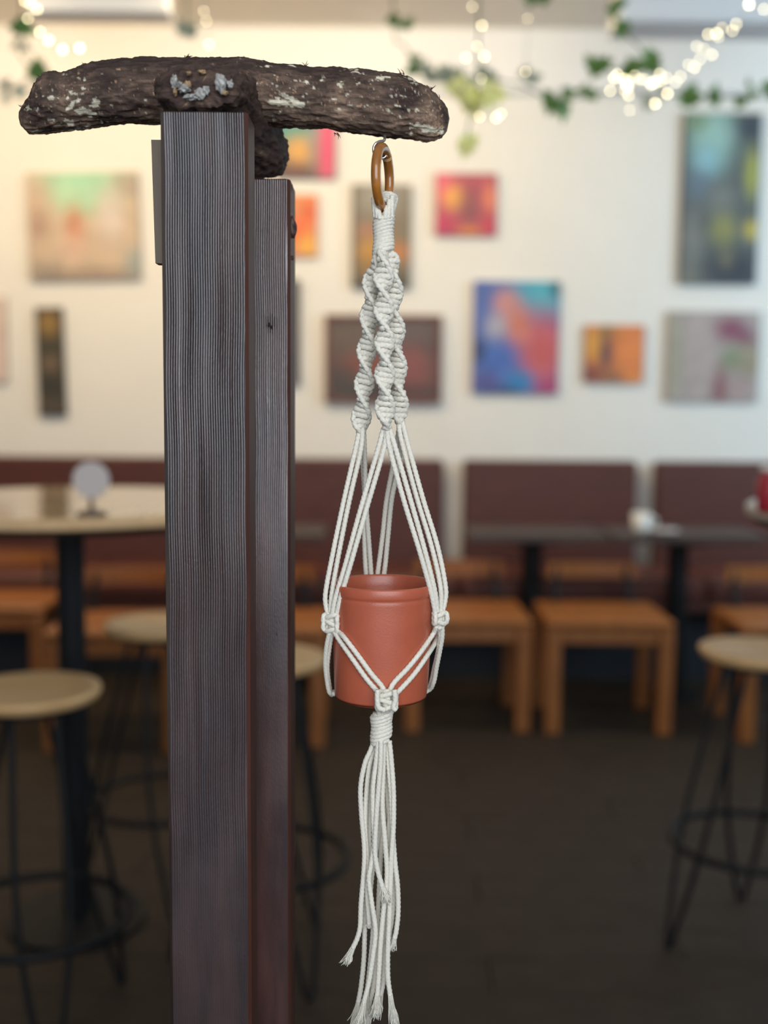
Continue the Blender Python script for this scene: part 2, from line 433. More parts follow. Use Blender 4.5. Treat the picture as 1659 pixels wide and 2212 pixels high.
obj('base', *box(XL+0.05, xe, 5.2, 5.66, 0.0, 0.339, 0.0), M['bench_base'], ben)

# ------------------------------------------------------------------ low tables in front of the bench
def low_table(px, Y, half, label):
    x = xat(px, 1180, Y)
    t = thing('dining_table', label, 'table', (x, Y, 0), 'dark tables along the bench')
    obj('table_top', *box(x-half, x+half, Y-0.20, Y+0.19, 0.715, 0.75, 0.006), M['dark_top'], t)
    obj('pedestal', *lathe([(0, 0.03), (0.045, 0.03), (0.045, 0.69), (0.15, 0.70), (0.15, 0.7145), (0, 0.7145)], (x, Y, 0), 20), M['black'], t)
    obj('foot_plate', *lathe([(0, 0.0), (0.12, 0.0), (0.12, 0.012), (0.06, 0.03), (0, 0.03)], (x, Y, 0), 28), M['black'], t)
    return t
YT = 4.88
low_table(560, YT, 0.30, 'dark table showing just right of the rear post')
low_table(1150, YT, 0.30, 'dark table between the two oak chairs right of the pot')
low_table(1466, YT, 0.33, 'dark table with a white cup on it near the right edge')
cx = xat(1385, 1130, YT-0.10)
cup = thing('cup', 'white cup standing on the dark table at the right', 'cup', (cx, YT-0.1, 0.75))
obj('cup_body', *lathe([(0, 0.0), (0.028, 0.0), (0.036, 0.02), (0.042, 0.085), (0.039, 0.085), (0.033, 0.022), (0, 0.012)], (cx, YT-0.1, 0.75), 24), M['white_china'], cup, True)
obj('handle', *tube(spline([(cx+0.040, YT-0.1, 0.818), (cx+0.062, YT-0.1, 0.81), (cx+0.062, YT-0.1, 0.785), (cx+0.037, YT-0.1, 0.776)], 0.004), 0.005, 8), M['white_china'], cup, True)
sx = xat(1432, 1165, YT-0.1)
sau = thing('saucer', 'pale saucer on the dark table to the right of the white cup', 'saucer', (sx, YT-0.1, 0.75))
obj('dish', *lathe([(0, 0.0), (0.04, 0.0), (0.07, 0.012), (0.07, 0.015), (0.04, 0.005), (0, 0.004)], (sx, YT-0.1, 0.75), 28), M['grey_plastic'], sau, True)

# ------------------------------------------------------------------ oak chairs
def make_chair(label):
    t = thing('oak_chair', label, 'chair', (0, 0, 0), 'oak chairs in front of the bench')
    w, d, sh = 0.25, 0.22, 0.46
    V, Fc = box(-w, w, -d, d, sh-0.035, sh, 0.01); obj('seat', V, Fc, M['oak'], t)
    for sx in (-1, 1):
        obj('leg', *box(sx*w-(0.058 if sx > 0 else 0), sx*w+(0.058 if sx < 0 else 0), -d, -d+0.05, 0, sh-0.0355, 0.006), M['oak'], t)
        obj('leg', *box(sx*w-(0.058 if sx > 0 else 0), sx*w+(0.058 if sx < 0 else 0), d-0.05, d, 0, sh-0.0355, 0.006), M['oak'], t)
        p = spline([(sx*0.16, d-0.03, sh-0.002), (sx*0.155, d, sh+0.07), (sx*0.15, d+0.03, sh+0.16)], 0.02)
        obj('back_post', *tube(p, 0.013, 8), M['black'], t)
    obj('front_apron', *box(-w+0.0585, w-0.0585, -d+0.008, -d+0.03, sh-0.095, sh-0.0355, 0.003), M['oak'], t)
    obj('rear_apron', *box(-w+0.0585, w-0.0585, d-0.03, d-0.008, sh-0.095, sh-0.0355, 0.003), M['oak'], t)
    mb = MB(); n = 10
    V = []; 
    for i in range(n+1):
        u = -1+2*i/n; x = u*0.19; y = d+0.045-0.03*u*u
        V += [(x, y-0.012, sh+0.10), (x, y+0.012, sh+0.10), (x, y+0.012, sh+0.165), (x, y-0.012, sh+0.165)]
    Fc = [(0, 1, 2, 3), (4*n+3, 4*n+2, 4*n+1, 4*n)]
    for i in range(n):
        for k in range(4): Fc.append((4*i+k, 4*(i+1)+k, 4*(i+1)+(k+1) % 4, 4*i+(k+1) % 4))
    obj('back_rail', V, Fc, M['oak'], t)
    return t
chairs = [(-36, 4.70, 'oak chair behind the bar table, at the left edge'),
          (238, 4.22, 'oak chair left of the front post, behind the middle bar stool'),
          (556, 4.30, 'oak chair mostly hidden by the posts, leg right of the rear post'),
          (1008, 4.52, 'oak chair just right of the terracotta pot'),
          (1316, 4.50, 'oak chair standing second to the right of the pot'),
          (1740, 4.40, 'oak chair behind the bar stool at the right edge')]
ch0 = None
for (px, Y, lab) in chairs:
    if ch0 is None: ch0 = make_chair(lab); o = ch0
    else: o = copy_tree(ch0)
    o['label'] = lab; o.location = (xat(px, 1480, Y-0.2), Y, 0.0)
    o.rotation_euler.z = random.uniform(-0.04, 0.04)

# ------------------------------------------------------------------ bar tables
def bar_table(px, Y, r, top, label):
    x = xat(px, 1100, Y)
    t = thing('bar_table', label, 'table', (x, Y, 0), 'tall round bar tables')
    obj('table_top', *lathe([(0, 1.035), (r-0.004, 1.035), (r, 1.039), (r, 1.056), (r-0.004, 1.06), (0, 1.06)], (x, Y, 0), 64), top, t)
    obj('edge_band', *lathe([(0, 1.02), (r-0.02, 1.02), (r-0.01, 1.0345), (0, 1.0345)], (x, Y, 0), 64), M['black_edge'], t)
    obj('pole', *lathe([(0, 0.03), (0.034, 0.03), (0.034, 1.005), (0.09, 1.012), (0.09, 1.0198), (0, 1.0198)], (x, Y, 0), 24), M['black'], t)
    obj('foot_plate', *lathe([(0, 0), (0.17, 0), (0.17, 0.012), (0.05, 0.03), (0, 0.03)], (x, Y, 0), 40), M['black'], t)
    return x, Y
bx, by = bar_table(150, 2.68, 0.45, M['table_wood'], 'tall round birch topped bar table at the left, sign standing on it')
rx, ry = bar_table(2042, 2.62, 0.45, M['grey_top'], 'pale grey bar table cut off by the right edge')
# table sign: round disc on a stem
sxp = xat(198, 1100, 2.34)
sg = thing('table_sign', 'round grey table sign on a thin stem on the left bar table', 'sign', (sxp, 2.34, 1.06))
obj('base', *lathe([(0, 0), (0.032, 0), (0.032, 0.006), (0.008, 0.012), (0, 0.012)], (sxp, 2.34, 1.06), 24), M['dark_top'], sg)
zd = zat(198, 1037, 2.34)
obj('stem', *tube([(sxp, 2.34, 1.071), (sxp, 2.34, 1.1), (sxp, 2.34, zd-0.034)], 0.005, 8), M['knot'], sg)
V = []; n = 40
for k in range(n):
    a = 2*math.pi*k/n
    for (rr, yy) in ((0.037, 2.343), (0.039, 2.341), (0.039, 2.337), (0.037, 2.335)):
        V.append((sxp+rr*math.cos(a), yy, zd+rr*math.sin(a)))
Fc = [tuple(4*k for k in range(n)), tuple(4*k+3 for k in reversed(range(n)))]
for k in range(n):
    for i in range(3): Fc.append((4*k+i, 4*k+i+1, 4*((k+1) % n)+i+1, 4*((k+1) % n)+i))
obj('disc', V, Fc, M['grey_plastic'], sg)
# red jar on the right table
jx = xat(1668, 1040, 2.5)
jar = thing('jar', 'red jar standing on the pale bar table at the right edge', 'jar', (jx, 2.5, 1.06))
obj('jar_body', *lathe([(0, 0), (0.026, 0), (0.032, 0.01), (0.034, 0.07), (0.024, 0.09), (0.024, 0.1), (0.021, 0.1), (0.021, 0.09), (0.03, 0.07), (0.028, 0.012), (0, 0.008)], (jx, 2.5, 1.06), 28), M['red_glaze'], jar, True)
obj('rim', *lathe([(0.0245, 0.094), (0.028, 0.097), (0.028, 0.103), (0.0245, 0.106), (0.0215, 0.1005)], (jx, 2.5, 1.06), 28), M['white_china'], jar, True)

# ------------------------------------------------------------------ bar stools with hairpin legs
def make_stool(label):
    t = thing('bar_stool', label, 'stool', (0, 0, 0), 'birch seated bar stools')
    n = 40; mb = MB(); prof = [(0, 0.690), (0.105, 0.690), (0.134, 0.700), (0.141, 0.714), (0.139, 0.722), (0.130, 0.724), (0.09, 0.714), (0, 0.710)]
    obj('seat', *lathe(prof, (0, 0, 0), n), M['pale_wood'], t, True)
    obj('seat_plate', *lathe([(0, 0.678), (0.09, 0.678), (0.09, 0.6898), (0, 0.6898)], (0, 0, 0), 24), M['black'], t)
    for k in range(3):
        a = math.radians(-78+120*k)
        def pt(da, r, z): return (r*math.cos(a+da), r*math.sin(a+da), z)
        p = spline([pt(0.62, 0.075, 0.684), pt(0.30, 0.165, 0.30), pt(0.06, 0.215, 0.03), pt(0, 0.219, 0.009), pt(-0.06, 0.215, 0.03), pt(-0.30, 0.165, 0.30), pt(-0.62, 0.075, 0.684)], 0.015)
        obj('hairpin_leg', *tube(p, 0.0065, 8), M['black'], t, True)
    ring = [(0.19*math.cos(b), 0.19*math.sin(b), 0.245) for b in np.linspace(0, 2*math.pi, 56, endpoint=False)]
    obj('foot_ring', *tube(ring, 0.010, 8, closed=True), M['black'], t, True)
    return t
stools = [(66, 2.20, 1515, 'bar stool nearest the camera, low at the left edge', 0.2),
          (342, 2.88, 1352, 'bar stool half hidden by the left side of the front post', 0.14),
          (572, 2.50, 1432, 'bar stool hidden by the posts, foot ring right of them', 0.35),
          (1640, 2.62, 1400, 'bar stool cut off by the right edge of the photo', 0.6)]
st0 = None
for (px, Y, py, lab, rz) in stools:
    if st0 is None: st0 = make_stool(lab); o = st0
    else: o = copy_tree(st0)
    o['label'] = lab; o.location = (xat(px, py, Y), Y, 0); o.rotation_euler.z = rz

# ------------------------------------------------------------------ ivy garlands and fairy lights under the ceiling
def leaf_mesh(name, m):
    out = [(0, 0), (.32, -.12), (.5, .1), (.36, .3), (.42, .56), (.2, .6), (0, 1.0), (-.2, .6), (-.42, .56), (-.36, .3), (-.5, .1), (-.32, -.12)]
    s = 0.05
    V = [(x*s, -0.10*s*(x*x*4)+0.0, y*s) for x, y in out]; V.append((0, 0.004, .35*s))
    V += [(x, y+0.0012, z) for x, y, z in V]
    k = len(out)
    Fc = [(i, (i+1) % k, k) for i in range(k)]+[(k+1+(i+1) % k, k+1+i, 2*k+1) for i in range(k)]
    Fc += [(i, k+1+i, k+1+(i+1) % k, (i+1) % k) for i in range(k)]
    me = bpy.data.meshes.new(name); me.from_pydata(V, [], Fc); me.update(); me.materials.append(m)
    return me
LEAF = {k: leaf_mesh('leaf', M[k]) for k in ('leaf', 'leaf_pale', 'leaf_yellow')}
YG = 3.4
def ceil_py(px, Y=None):     # photo row where the plane y = YG meets the ceiling
    Y = Y or YG
    lo, hi = -2500.0, 800.0
    for _ in range(40):
        mid = (lo+hi)/2
        if P(px, mid, Y)[2] > CZ: lo = mid
        else: hi = mid
    return (lo+hi)/2
def garland(name, label, path, leaves, stem_r=0.0025, Y=YG):
    """path: pixels on the plane y = Y, first end at the ceiling; leaves: (px, py, kind, size, spread, count)"""
    pts = [P(x, y, Y) for x, y in path]
    t = thing(name, label, 'garland', pts[0], 'ivy garlands under the ceiling')
    obj('stem', *tube(spline(pts, 0.02), stem_r, 6), M['vine'], t, True)
    sp = spline(pts, 0.01)
    for (px, py, kind, size, spread, cnt) in leaves:
        for _ in range(cnt):
            q = P(px+random.uniform(-spread, spread), py+random.uniform(-spread, spread)*0.6, Y+random.uniform(-0.02, 0.02))
            i = int(np.argmin(np.linalg.norm(sp-q, axis=1)))
            o = bpy.data.objects.new('leaf', LEAF[kind]); COL.objects.link(o); o.parent = t
            s = size*random.uniform(0.8, 1.2)
            d = q-sp[i]
            if np.linalg.norm(d) > 0.055: q = sp[i]+d/np.linalg.norm(d)*0.055
            o.location = tuple(q-pts[0]); o.scale = (s, s, s)
            o.rotation_euler = (random.uniform(-.5, .5), random.uniform(0, 6.28), random.uniform(-.8, .8))
    return t
def cy(px): return ceil_py(px)
garland('ivy_garland', 'ivy garland sagging along the top right of the wall',
        [(2080, cy(2080)), (1900, 60), (1700, 196), (1490, 206), (1330, 196), (1205, 216), (1110, 180), (1000, 165), (925, 152), (870, 95), (850, 30), (840, cy(840))],
        [(1640, 204, 'leaf', .8, 26, 5), (1560, 208, 'leaf', .8, 30, 4), (1490, 206, 'leaf', .8, 22, 5), (1420, 200, 'leaf_pale', .8, 26, 3), (1280, 205, 'leaf', .8, 20, 3), (1200, 214, 'leaf', .95, 24, 7), (1130, 182, 'leaf_pale', .8, 26, 3),
         (1050, 172, 'leaf_pale', .8, 26, 5), (985, 165, 'leaf_pale', .9, 26, 6), (925, 155, 'leaf_pale', .9, 20, 5), (892, 140, 'leaf', .8, 14, 3), (878, 55, 'leaf', .7, 12, 3), (840, 42, 'leaf', .7, 10, 2)])
garland('ivy_garland', 'ivy strand hanging from the ceiling beside the white box, upper right',
        [(1290, cy(1290)), (1310, -60), (1322, 15), (1345, 66), (1395, 115), (1412, 140), (1372, 148), (1285, 152)],
        [(1320, 10, 'leaf', .9, 12, 4), (1345, 66, 'leaf', .9, 10, 4), (1410, 134, 'leaf', 1., 10, 4), (1372, 146, 'leaf', 1., 10, 3), (1283, 150, 'leaf', 1., 14, 4)])
garland('ivy_garland', 'short ivy strand with a single leaf hanging at the top edge',
        [(1150, cy(1150)), (1156, -60), (1160, 4)], [(1160, 2, 'leaf', .9, 8, 3)])
garland('ivy_garland', 'ivy strand with dark leaves hanging at the top left corner',
        [(40, cy(40)), (44, -40), (50, 60), (40, 110), (70, 150), (80, 160), (30, 190), (8, 210)],
        [(48, 60, 'leaf', .9, 8, 4), (78, 158, 'leaf', 1., 10, 5), (20, 196, 'leaf_pale', .8, 18, 3), (45, 105, 'leaf_pale', .7, 10, 2)])
garland('yellow_garland', 'strand of pale yellow leaves hanging right of the driftwood end',
        [(1030, ceil_py(1030, 2.95)), (1034, 40), (1030, 200), (1015, 260), (1005, 312)],
        [(1030, 205, 'leaf_yellow', 1.1, 28, 9), (1006, 304, 'leaf_yellow', .9, 10, 3), (990, 195, 'leaf_yellow', .8, 14, 3)], Y=2.95)
garland('ivy_garland', 'thin strand of grey leaves hanging above the left arm of the driftwood',
        [(402, cy(402)), (404, -40), (402, 60), (398, 82)], [(402, 74, 'leaf_pale', .8, 8, 3)])

bulb_me = bpy.data.meshes.new('bulb')
V, Fc = lathe([(0.0, -0.0042), (0.003, -0.003), (0.0042, 0), (0.003, 0.003), (0.0, 0.0042)], (0, 0, 0), 8)
bulb_me.from_pydata(V, [], Fc); bulb_me.update(); bulb_me.materials.append(M['bulb'])
def lights(label, path, bulbs, Y=3.2):
    pts = [P(x, y, Y) for x, y in path]
    t = thing('fairy_lights', label, 'string lights', pts[0], 'fairy lights under the ceiling')
    obj('wire', *tube(spline(pts, 0.02), 0.0012, 5), M['wire'], t)
    for (x, y, s) in bulbs:
        o = bpy.data.objects.new('bulb', bulb_me); COL.objects.link(o); o.parent = t
        o.location = tuple(P(x, y, Y-0.004)-pts[0]); o.scale = (s, s, s)
b = [(1618, 10, 1.1), (1650, 20, .7), (1590, 52, .7), (1582, 66, .7), (1548, 72, .9), (1530, 74, .8), (1560, 60, .6), (1552, 80, .6), (1505, 100, .6), (1512, 128, .6), (1538, 118, .7), (1500, 146, .7), (1520, 105, .5), (1488, 140, .6),
     (1440, 168, .6), (1460, 178, .6), (1470, 165, .6), (1428, 175, .6)]
b += [(1370+random.uniform(-52, 46), 186+random.uniform(-26, 26), random.uniform(.55, .9)) for _ in range(14)]+[(1442, 202, .9), (1415, 224, .9), (1425, 160, .7), (1318, 196, .7), (1360, 238, .5)]
lights('bright fairy light string climbing to the top right corner', [(1700, ceil_py(1700, 3.2)), (1655, -30), (1618, 10), (1588, 58), (1545, 72), (1515, 120), (1490, 148), (1450, 172), (1410, 180), (1442, 205), (1415, 222), (1370, 188), (1320, 194)], b)
lights('fairy light string in the top left corner', [(20, ceil_py(20, 3.2)), (52, -30), (64, 8), (80, 20), (60, 42), (86, 70), (106, 88), (136, 107), (172, 104)],
       [(54, 2, .8), (80, 20, .9), (60, 40, .7), (86, 69, .8), (105, 87, 1.), (135, 107, 1.05), (172, 104, 1.1), (66, 8, .7)])
lights('fairy light string hanging straight above the middle of the driftwood', [(440, ceil_py(440, 3.2)), (444, -20), (446, 40), (452, 96)],
       [(440, 24, .5), (446, 46, .5), (452, 96, .75)])
lights('fairy light string hanging right of the driftwood end', [(1040, ceil_py(1040, 3.2)), (1041, 0), (1040, 56), (1028, 98), (1046, 122), (1008, 128), (1040, 170), (1060, 248), (1076, 254), (1035, 250)],
       [(1041, 55, .75), (1032, 100, .8), (1046, 122, .8), (1006, 125, .7), (1040, 170, .5), (1072, 254, .8), (1082, 246, .6), (1036, 252, .6), (1020, 15, .5)])
lights('fairy light string with one lit bulb above the crimson painting', [(1148, ceil_py(1148, 3.2)), (1140, 20), (1135, 155)], [(1135, 155, .55), (1140, 40, .4)])

# ------------------------------------------------------------------ the two posts
def post_material(name, k):
    m = bpy.data.materials.new(name); m.use_nodes = True
    nt = m.node_tree; b = nt.nodes['Principled BSDF']; L = nt.links
    tc = nt.nodes.new('ShaderNodeTexCoord')
    mp = nt.nodes.new('ShaderNodeMapping'); mp.inputs['Scale'].default_value = (1, 1, 0.12); L.new(tc.outputs['Object'], mp.inputs[0])
    n1 = nt.nodes.new('ShaderNodeTexNoise'); n1.inputs['Scale'].default_value = 70; n1.inputs['Detail'].default_value = 6; L.new(mp.outputs[0], n1.inputs['Vector'])
    r1 = nt.nodes.new('ShaderNodeValToRGB')
    e = r1.color_ramp.elements; e[0].position = 0.3; e[1].position = 0.75
    e[0].color = (*lin(*k[0]), 1); e[1].color = (*lin(*k[1]), 1)
    L.new(n1.outputs['Fac'], r1.inputs[0]); L.new(r1.outputs[0], b.inputs['Base Color'])
    n2 = nt.nodes.new('ShaderNodeTexNoise'); n2.inputs['Scale'].default_value = 900; n2.inputs['Detail'].default_value = 4
    mp2 = nt.nodes.new('ShaderNodeMapping'); mp2.inputs['Scale'].default_value = (1, 1, 0.35); L.new(tc.outputs['Object'], mp2.inputs[0]); L.new(mp2.outputs[0], n2.inputs['Vector'])
    bp = nt.nodes.new('ShaderNodeBump'); bp.inputs['Strength'].default_value = 0.35; bp.inputs['Distance'].default_value = 0.0005
    L.new(n2.outputs['Fac'], bp.inputs['Height']); L.new(bp.outputs[0], b.inputs['Normal'])
    n3 = nt.nodes.new('ShaderNodeTexNoise'); n3.inputs['Scale'].default_value = 26; n3.inputs['Detail'].default_value = 5; L.new(tc.outputs['Object'], n3.inputs['Vector'])
    mr = nt.nodes.new('ShaderNodeMapRange'); mr.inputs['To Min'].default_value = 0.2; mr.inputs['To Max'].default_value = 0.46; L.new(n3.outputs['Fac'], mr.inputs['Value'])
    L.new(mr.outputs[0], b.inputs['Roughness'])
    b.inputs['Specular IOR Level'].default_value = 1.0; b.inputs['Coat Weight'].default_value = 0.7; b.inputs['Coat Roughness'].default_value = 0.26; b.inputs['Coat Tint'].default_value = (1, 1, 1, 1)
    return m
M['post'] = post_material('stained_ribbed_wood', ((36, 25, 24), (66, 45, 41)))
M['post_side'] = mat('stained_planed_side', lin(70, 40, 31), 0.5, spec=0.25, noise_scale=60, noise_amt=0.25, stretch=(1, 1, 0.1), bump=0.3, bump_scale=500)
M['post_rear'] = post_material('stained_reddish_wood', ((48, 30, 28), (88, 56, 50)))

def ribbed_post(name, x0, x1, y0, y1, ztop, nr, amp, mat_, label, fade, phase=0):
    """square timber post whose front (and right) face is planed into fine upright ribs that wear away below"""
    c = 0.0025
    nz = 110
    zs = np.concatenate([np.linspace(0.0, 0.70, 14)[:-1], np.linspace(0.70, ztop-0.001, nz), [ztop]])
    # outline of one storey, going round: front face left to right, right face, back, left
    sub = 6
    u = np.linspace(0, 1, nr*sub+1)
    rows = []
    for zi, z in enumerate(zs):
        inset = 0.0012 if zi == len(zs)-1 else 0.0
        depth = amp*np.clip((z-fade[0])/(fade[1]-fade[0]), 0.06, 1)
        wob = 0.00035*np.sin(z*23+phase)+0.0003*math.sin(z*61)
        line = []
        line.append((x0, y0+c, 0))
        for k, uu in enumerate(u):
            x = x0+c+(x1-x0-2*c)*uu
            rib = abs(math.sin(math.pi*nr*uu))**0.85
            d = depth*(0.75+0.5*noise.noise(Vector((x*260, z*7, phase))))
            yy = y0-0.0003+d*(1-rib)
            line.append((x+(wob if 0 < k < len(u)-1 else 0), yy, 0))
        line += [(x1, y0+c, 0), (x1, y1-c, 0), (x1-c, y1, 0), (x0+c, y1, 0), (x0, y1-c, 0)]
        a = np.array(line); a[:, 2] = z
        a[:, 0] += np.where(a[:, 0] < (x0+x1)/2, inset, -inset); a[:, 1] += np.where(a[:, 1] < (y0+y1)/2, inset, -inset)
        rows.append(a)
    m = len(rows[0]); V = np.concatenate(rows); Fc = []
    for i in range(len(rows)-1):
        for k in range(m):
            l = (k+1) % m
            Fc.append((i*m+k, i*m+l, (i+1)*m+l, (i+1)*m+k))
    Fc.append(tuple(range((len(rows)-1)*m, len(rows)*m))); Fc.append(tuple(reversed(range(m))))
    t = thing(name, label, 'post', ((x0+x1)/2, (y0+y1)/2, 0))
    tb = obj('timber', V, Fc, mat_, t)
    tb.data.materials.append(M['post_side'])
    nf = nr*sub+2
    tb.data.polygons.foreach_set('material_index', [1 if (j < (len(rows)-1)*m and (j % m) >= nf-1) else 0 for j in range(len(tb.data.polygons))])
    return t

YF = 0.83
fa = P(345, 240, YF); fb = P(535, 240, YF)
zf = (fa[2]+fb[2])/2
front = ribbed_post('post', fa[0], fb[0], YF, 0.874, zf, 32, 0.0011, M['post'], 'front wooden post with fine upright ribs, standing closest to the camera', (CAMZ-0.42, CAMZ-0.12))
YR = 0.945
ra = P(470, 386, YR); rb = P(627, 386, YR)
zr = rb[2]
rear = ribbed_post('post', ra[0], rb[0], YR, 0.998, zr, 30, 0.0007, M['post_rear'], 'rear reddish brown wooden post, shorter, behind the right side of the front post', (CAMZ-0.20, CAMZ+0.10), 3.1)
# taupe strip added behind the front post's left edge, stand-in for a wall picture
q0 = P(332, 308, 0.884); q1 = P(341, 572, 0.884)
V = []
for (p, w) in ((q0, 0.018), (q1, 0.018)):
    for dx, dy in ((0, -0.0095), (w, -0.0095), (w, 0.004), (0, 0.004)): V.append((p[0]+dx, p[1]+dy, p[2]))
obj('picture_strip', V, [(0, 1, 2, 3), (7, 6, 5, 4), (0, 4, 5, 1), (1, 5, 6, 2), (2, 6, 7, 3), (3, 7, 4, 0)], M['picture_strip'], front)['label'] = 'plain taupe strip standing in for the edge of a wall picture'
# lumps on the right side of the rear post
def lump(c, rx, ry, rz, seed, amp=0.35, n=14, freq=2.2):
    V = []; Fc = []
    for i in range(n+1):
        th = math.pi*i/n
        for k in range(2*n):
            ph = math.pi*k/n
            d = Vector((math.sin(th)*math.cos(ph), math.sin(th)*math.sin(ph), math.cos(th)))
            s = 1+amp*noise.noise(d*freq+Vector((seed, seed*2.1, 0)))
            V.append((c[0]+d.x*rx*s, c[1]+d.y*ry*s, c[2]+d.z*rz*s))
    for i in range(n):
        for k in range(2*n):
            l = (k+1) % (2*n); Fc.append((i*2*n+k, i*2*n+l, (i+1)*2*n+l, (i+1)*2*n+k))
    return V, Fc
for (px, py, s, e) in ((629, 493, 11, 2.2), (631, 557, 4, 1.2), (626, 404, 6, 1.8)):
    p = P(px, py, YR+0.012); k = YR/F
    obj('resin_lump', *lump(p, s*k, s*k, s*k*e, px), M['knot'], rear, True)
for (px, py, sx_, sz_) in ((584, 700, 14, 22), (600, 1372, 10, 26)):
    p = P(px, py, YR); k = YR/F
    obj('wood_knot', *lump((p[0], p[1]+0.0004, p[2]), sx_*k*1.15, 0.0007, sz_*k*1.1, px+py*0.013, 0.22, 18, 2.6), M['dark_knot'], rear, True)

# ------------------------------------------------------------------ driftwood on the posts
def bark_material():
    m = bpy.data.materials.new('driftwood_bark'); m.use_nodes = True
    nt = m.node_tree; b = nt.nodes['Principled BSDF']; L = nt.links
    tc = nt.nodes.new('ShaderNodeTexCoord')
    mp = nt.nodes.new('ShaderNodeMapping'); mp.inputs['Scale'].default_value = (0.25, 1, 1); L.new(tc.outputs['Object'], mp.inputs[0])
    n = nt.nodes.new('ShaderNodeTexNoise'); n.inputs['Scale'].default_value = 260; n.inputs['Detail'].default_value = 8; n.inputs['Roughness'].default_value = 0.7
    L.new(mp.outputs[0], n.inputs['Vector'])
    a = nt.nodes.new('ShaderNodeAttribute'); a.attribute_name = 'paint'
    mr = nt.nodes.new('ShaderNodeMapRange'); mr.inputs['From Min'].default_value = 0.3; mr.inputs['From Max'].default_value = 0.72; mr.inputs['To Min'].default_value = 0.5; mr.inputs['To Max'].default_value = 1.5
    L.new(n.outputs['Fac'], mr.inputs['Value'])
    sc = nt.nodes.new('ShaderNodeVectorMath'); sc.operation = 'SCALE'; L.new(a.outputs['Color'], sc.inputs[0]); L.new(mr.outputs[0], sc.inputs['Scale'])
    L.new(sc.outputs[0], b.inputs['Base Color'])
    bp = nt.nodes.new('ShaderNodeBump'); bp.inputs['Strength'].default_value = 0.9; bp.inputs['Distance'].default_value = 0.0018
    L.new(n.outputs['Fac'], bp.inputs['Height']); L.new(bp.outputs[0], b.inputs['Normal'])
    b.inputs['Roughness'].default_value = 0.72; b.inputs['Specular IOR Level'].default_value = 0.35
    return m
M['bark'] = bark_material()
YD = 0.925
top = [(41, 250), (47, 236), (60, 222), (74, 202), (82, 182), (95, 166), (108, 156), (130, 152), (146, 158), (165, 148), (185, 138), (205, 131), (270, 127), (330, 124), (400, 122), (470, 125), (540, 127), (580, 134), (640, 141), (710, 147), (780, 150), (850, 158), (892, 172), (920, 184), (940, 203), (955, 218), (966, 234), (971, 255)]
bot = [(41, 252), (46, 275), (60, 291), (100, 288), (150, 281), (230, 271), (345, 268), (450, 268), (550, 272), (640, 276), (700, 281), (780, 290), (830, 296), (880, 300), (920, 306), (940, 306), (955, 298), (966, 284), (971, 258)]
tx, ty = np.array(top).T; bx_, by_ = np.array(bot).T
patch = [(620, 238, 34, 14, 1), (652, 244, 16, 8, .9), (774, 163, 12, 9, 1.2), (828, 183, 14, 7, 1.1), (895, 178, 16, 9, 1.1), (912, 190, 12, 8, 1), (868, 172, 10, 6, .8), (846, 210, 8, 8, .9), (930, 292, 26, 9, 1.3), (895, 288, 18, 7, 1.1),
         (200, 256, 34, 14, 1), (225, 238, 12, 10, .9), (150, 275, 34, 7, .9), (75, 245, 16, 10, .8), (62, 278, 14, 10, .6), (180, 215, 50, 30, .45), (130, 240, 40, 30, .5), (318, 248, 10, 8, .7), (640, 150, 30, 8, .4), (655, 192, 24, 8, .6), (605, 208, 12, 8, .5), (590, 155, 20, 10, .4), (740, 210, 140, 50, .30), (880, 250, 70, 30, .35)]
def bark_cols(pxs, pys, pts, dis):
    out = np.zeros((len(pts), 3))
    dark = np.array(lin(72, 54, 47)); mid = np.array(lin(168, 138, 115)); lich = np.array(lin(206, 196, 172)); tanc = np.array(lin(150, 118, 90))
    for i in range(len(pts)):
        p = Vector(pts[i])
        a = noise.fractal(p*38, 0.8, 2.0, 4)*0.5+0.5
        w = min(max((a-0.25)*1.5, 0), 1)
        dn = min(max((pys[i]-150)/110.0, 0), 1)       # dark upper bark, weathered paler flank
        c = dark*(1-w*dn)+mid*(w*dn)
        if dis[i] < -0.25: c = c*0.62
        s = 0
        for (qx, qy, rx, ry, k) in patch:
            d2 = ((pxs[i]-qx)/rx)**2+((pys[i]-qy)/ry)**2
            if d2 < 5: s += k*math.exp(-d2)
        n2 = noise.fractal(Vector((p.x*150, p.y*150, p.z*260)), 0.9, 2.0, 3)
        if s > 0 and n2*1.0+s*1.0 > 0.74:
            wl = min((n2+s-0.74)/0.22, 1.0); c = c*(1-wl)+lich*(0.85+0.3*a)*wl
        else:
            n3 = noise.noise(Vector((p.x*420, p.y*420, p.z*420)))
            if n3 > 0.52 and dn > 0.15:
                wl = min((n3-0.52)/0.12, 1.0); c = c*(1-wl)+tanc*(0.9+0.9*a)*wl
        out[i] = c
    return out
drift = thing('driftwood', 'bark covered driftwood branch with a side limb resting across both post tops', 'driftwood', P(505, 240, YD))
nS, nA = 560, 128
V = []; PX = []; PY = []; DI = []
sx_list = 506-465*np.cos(np.linspace(0, math.pi, nS))*0.5-465*np.linspace(1, -1, nS)*0.5
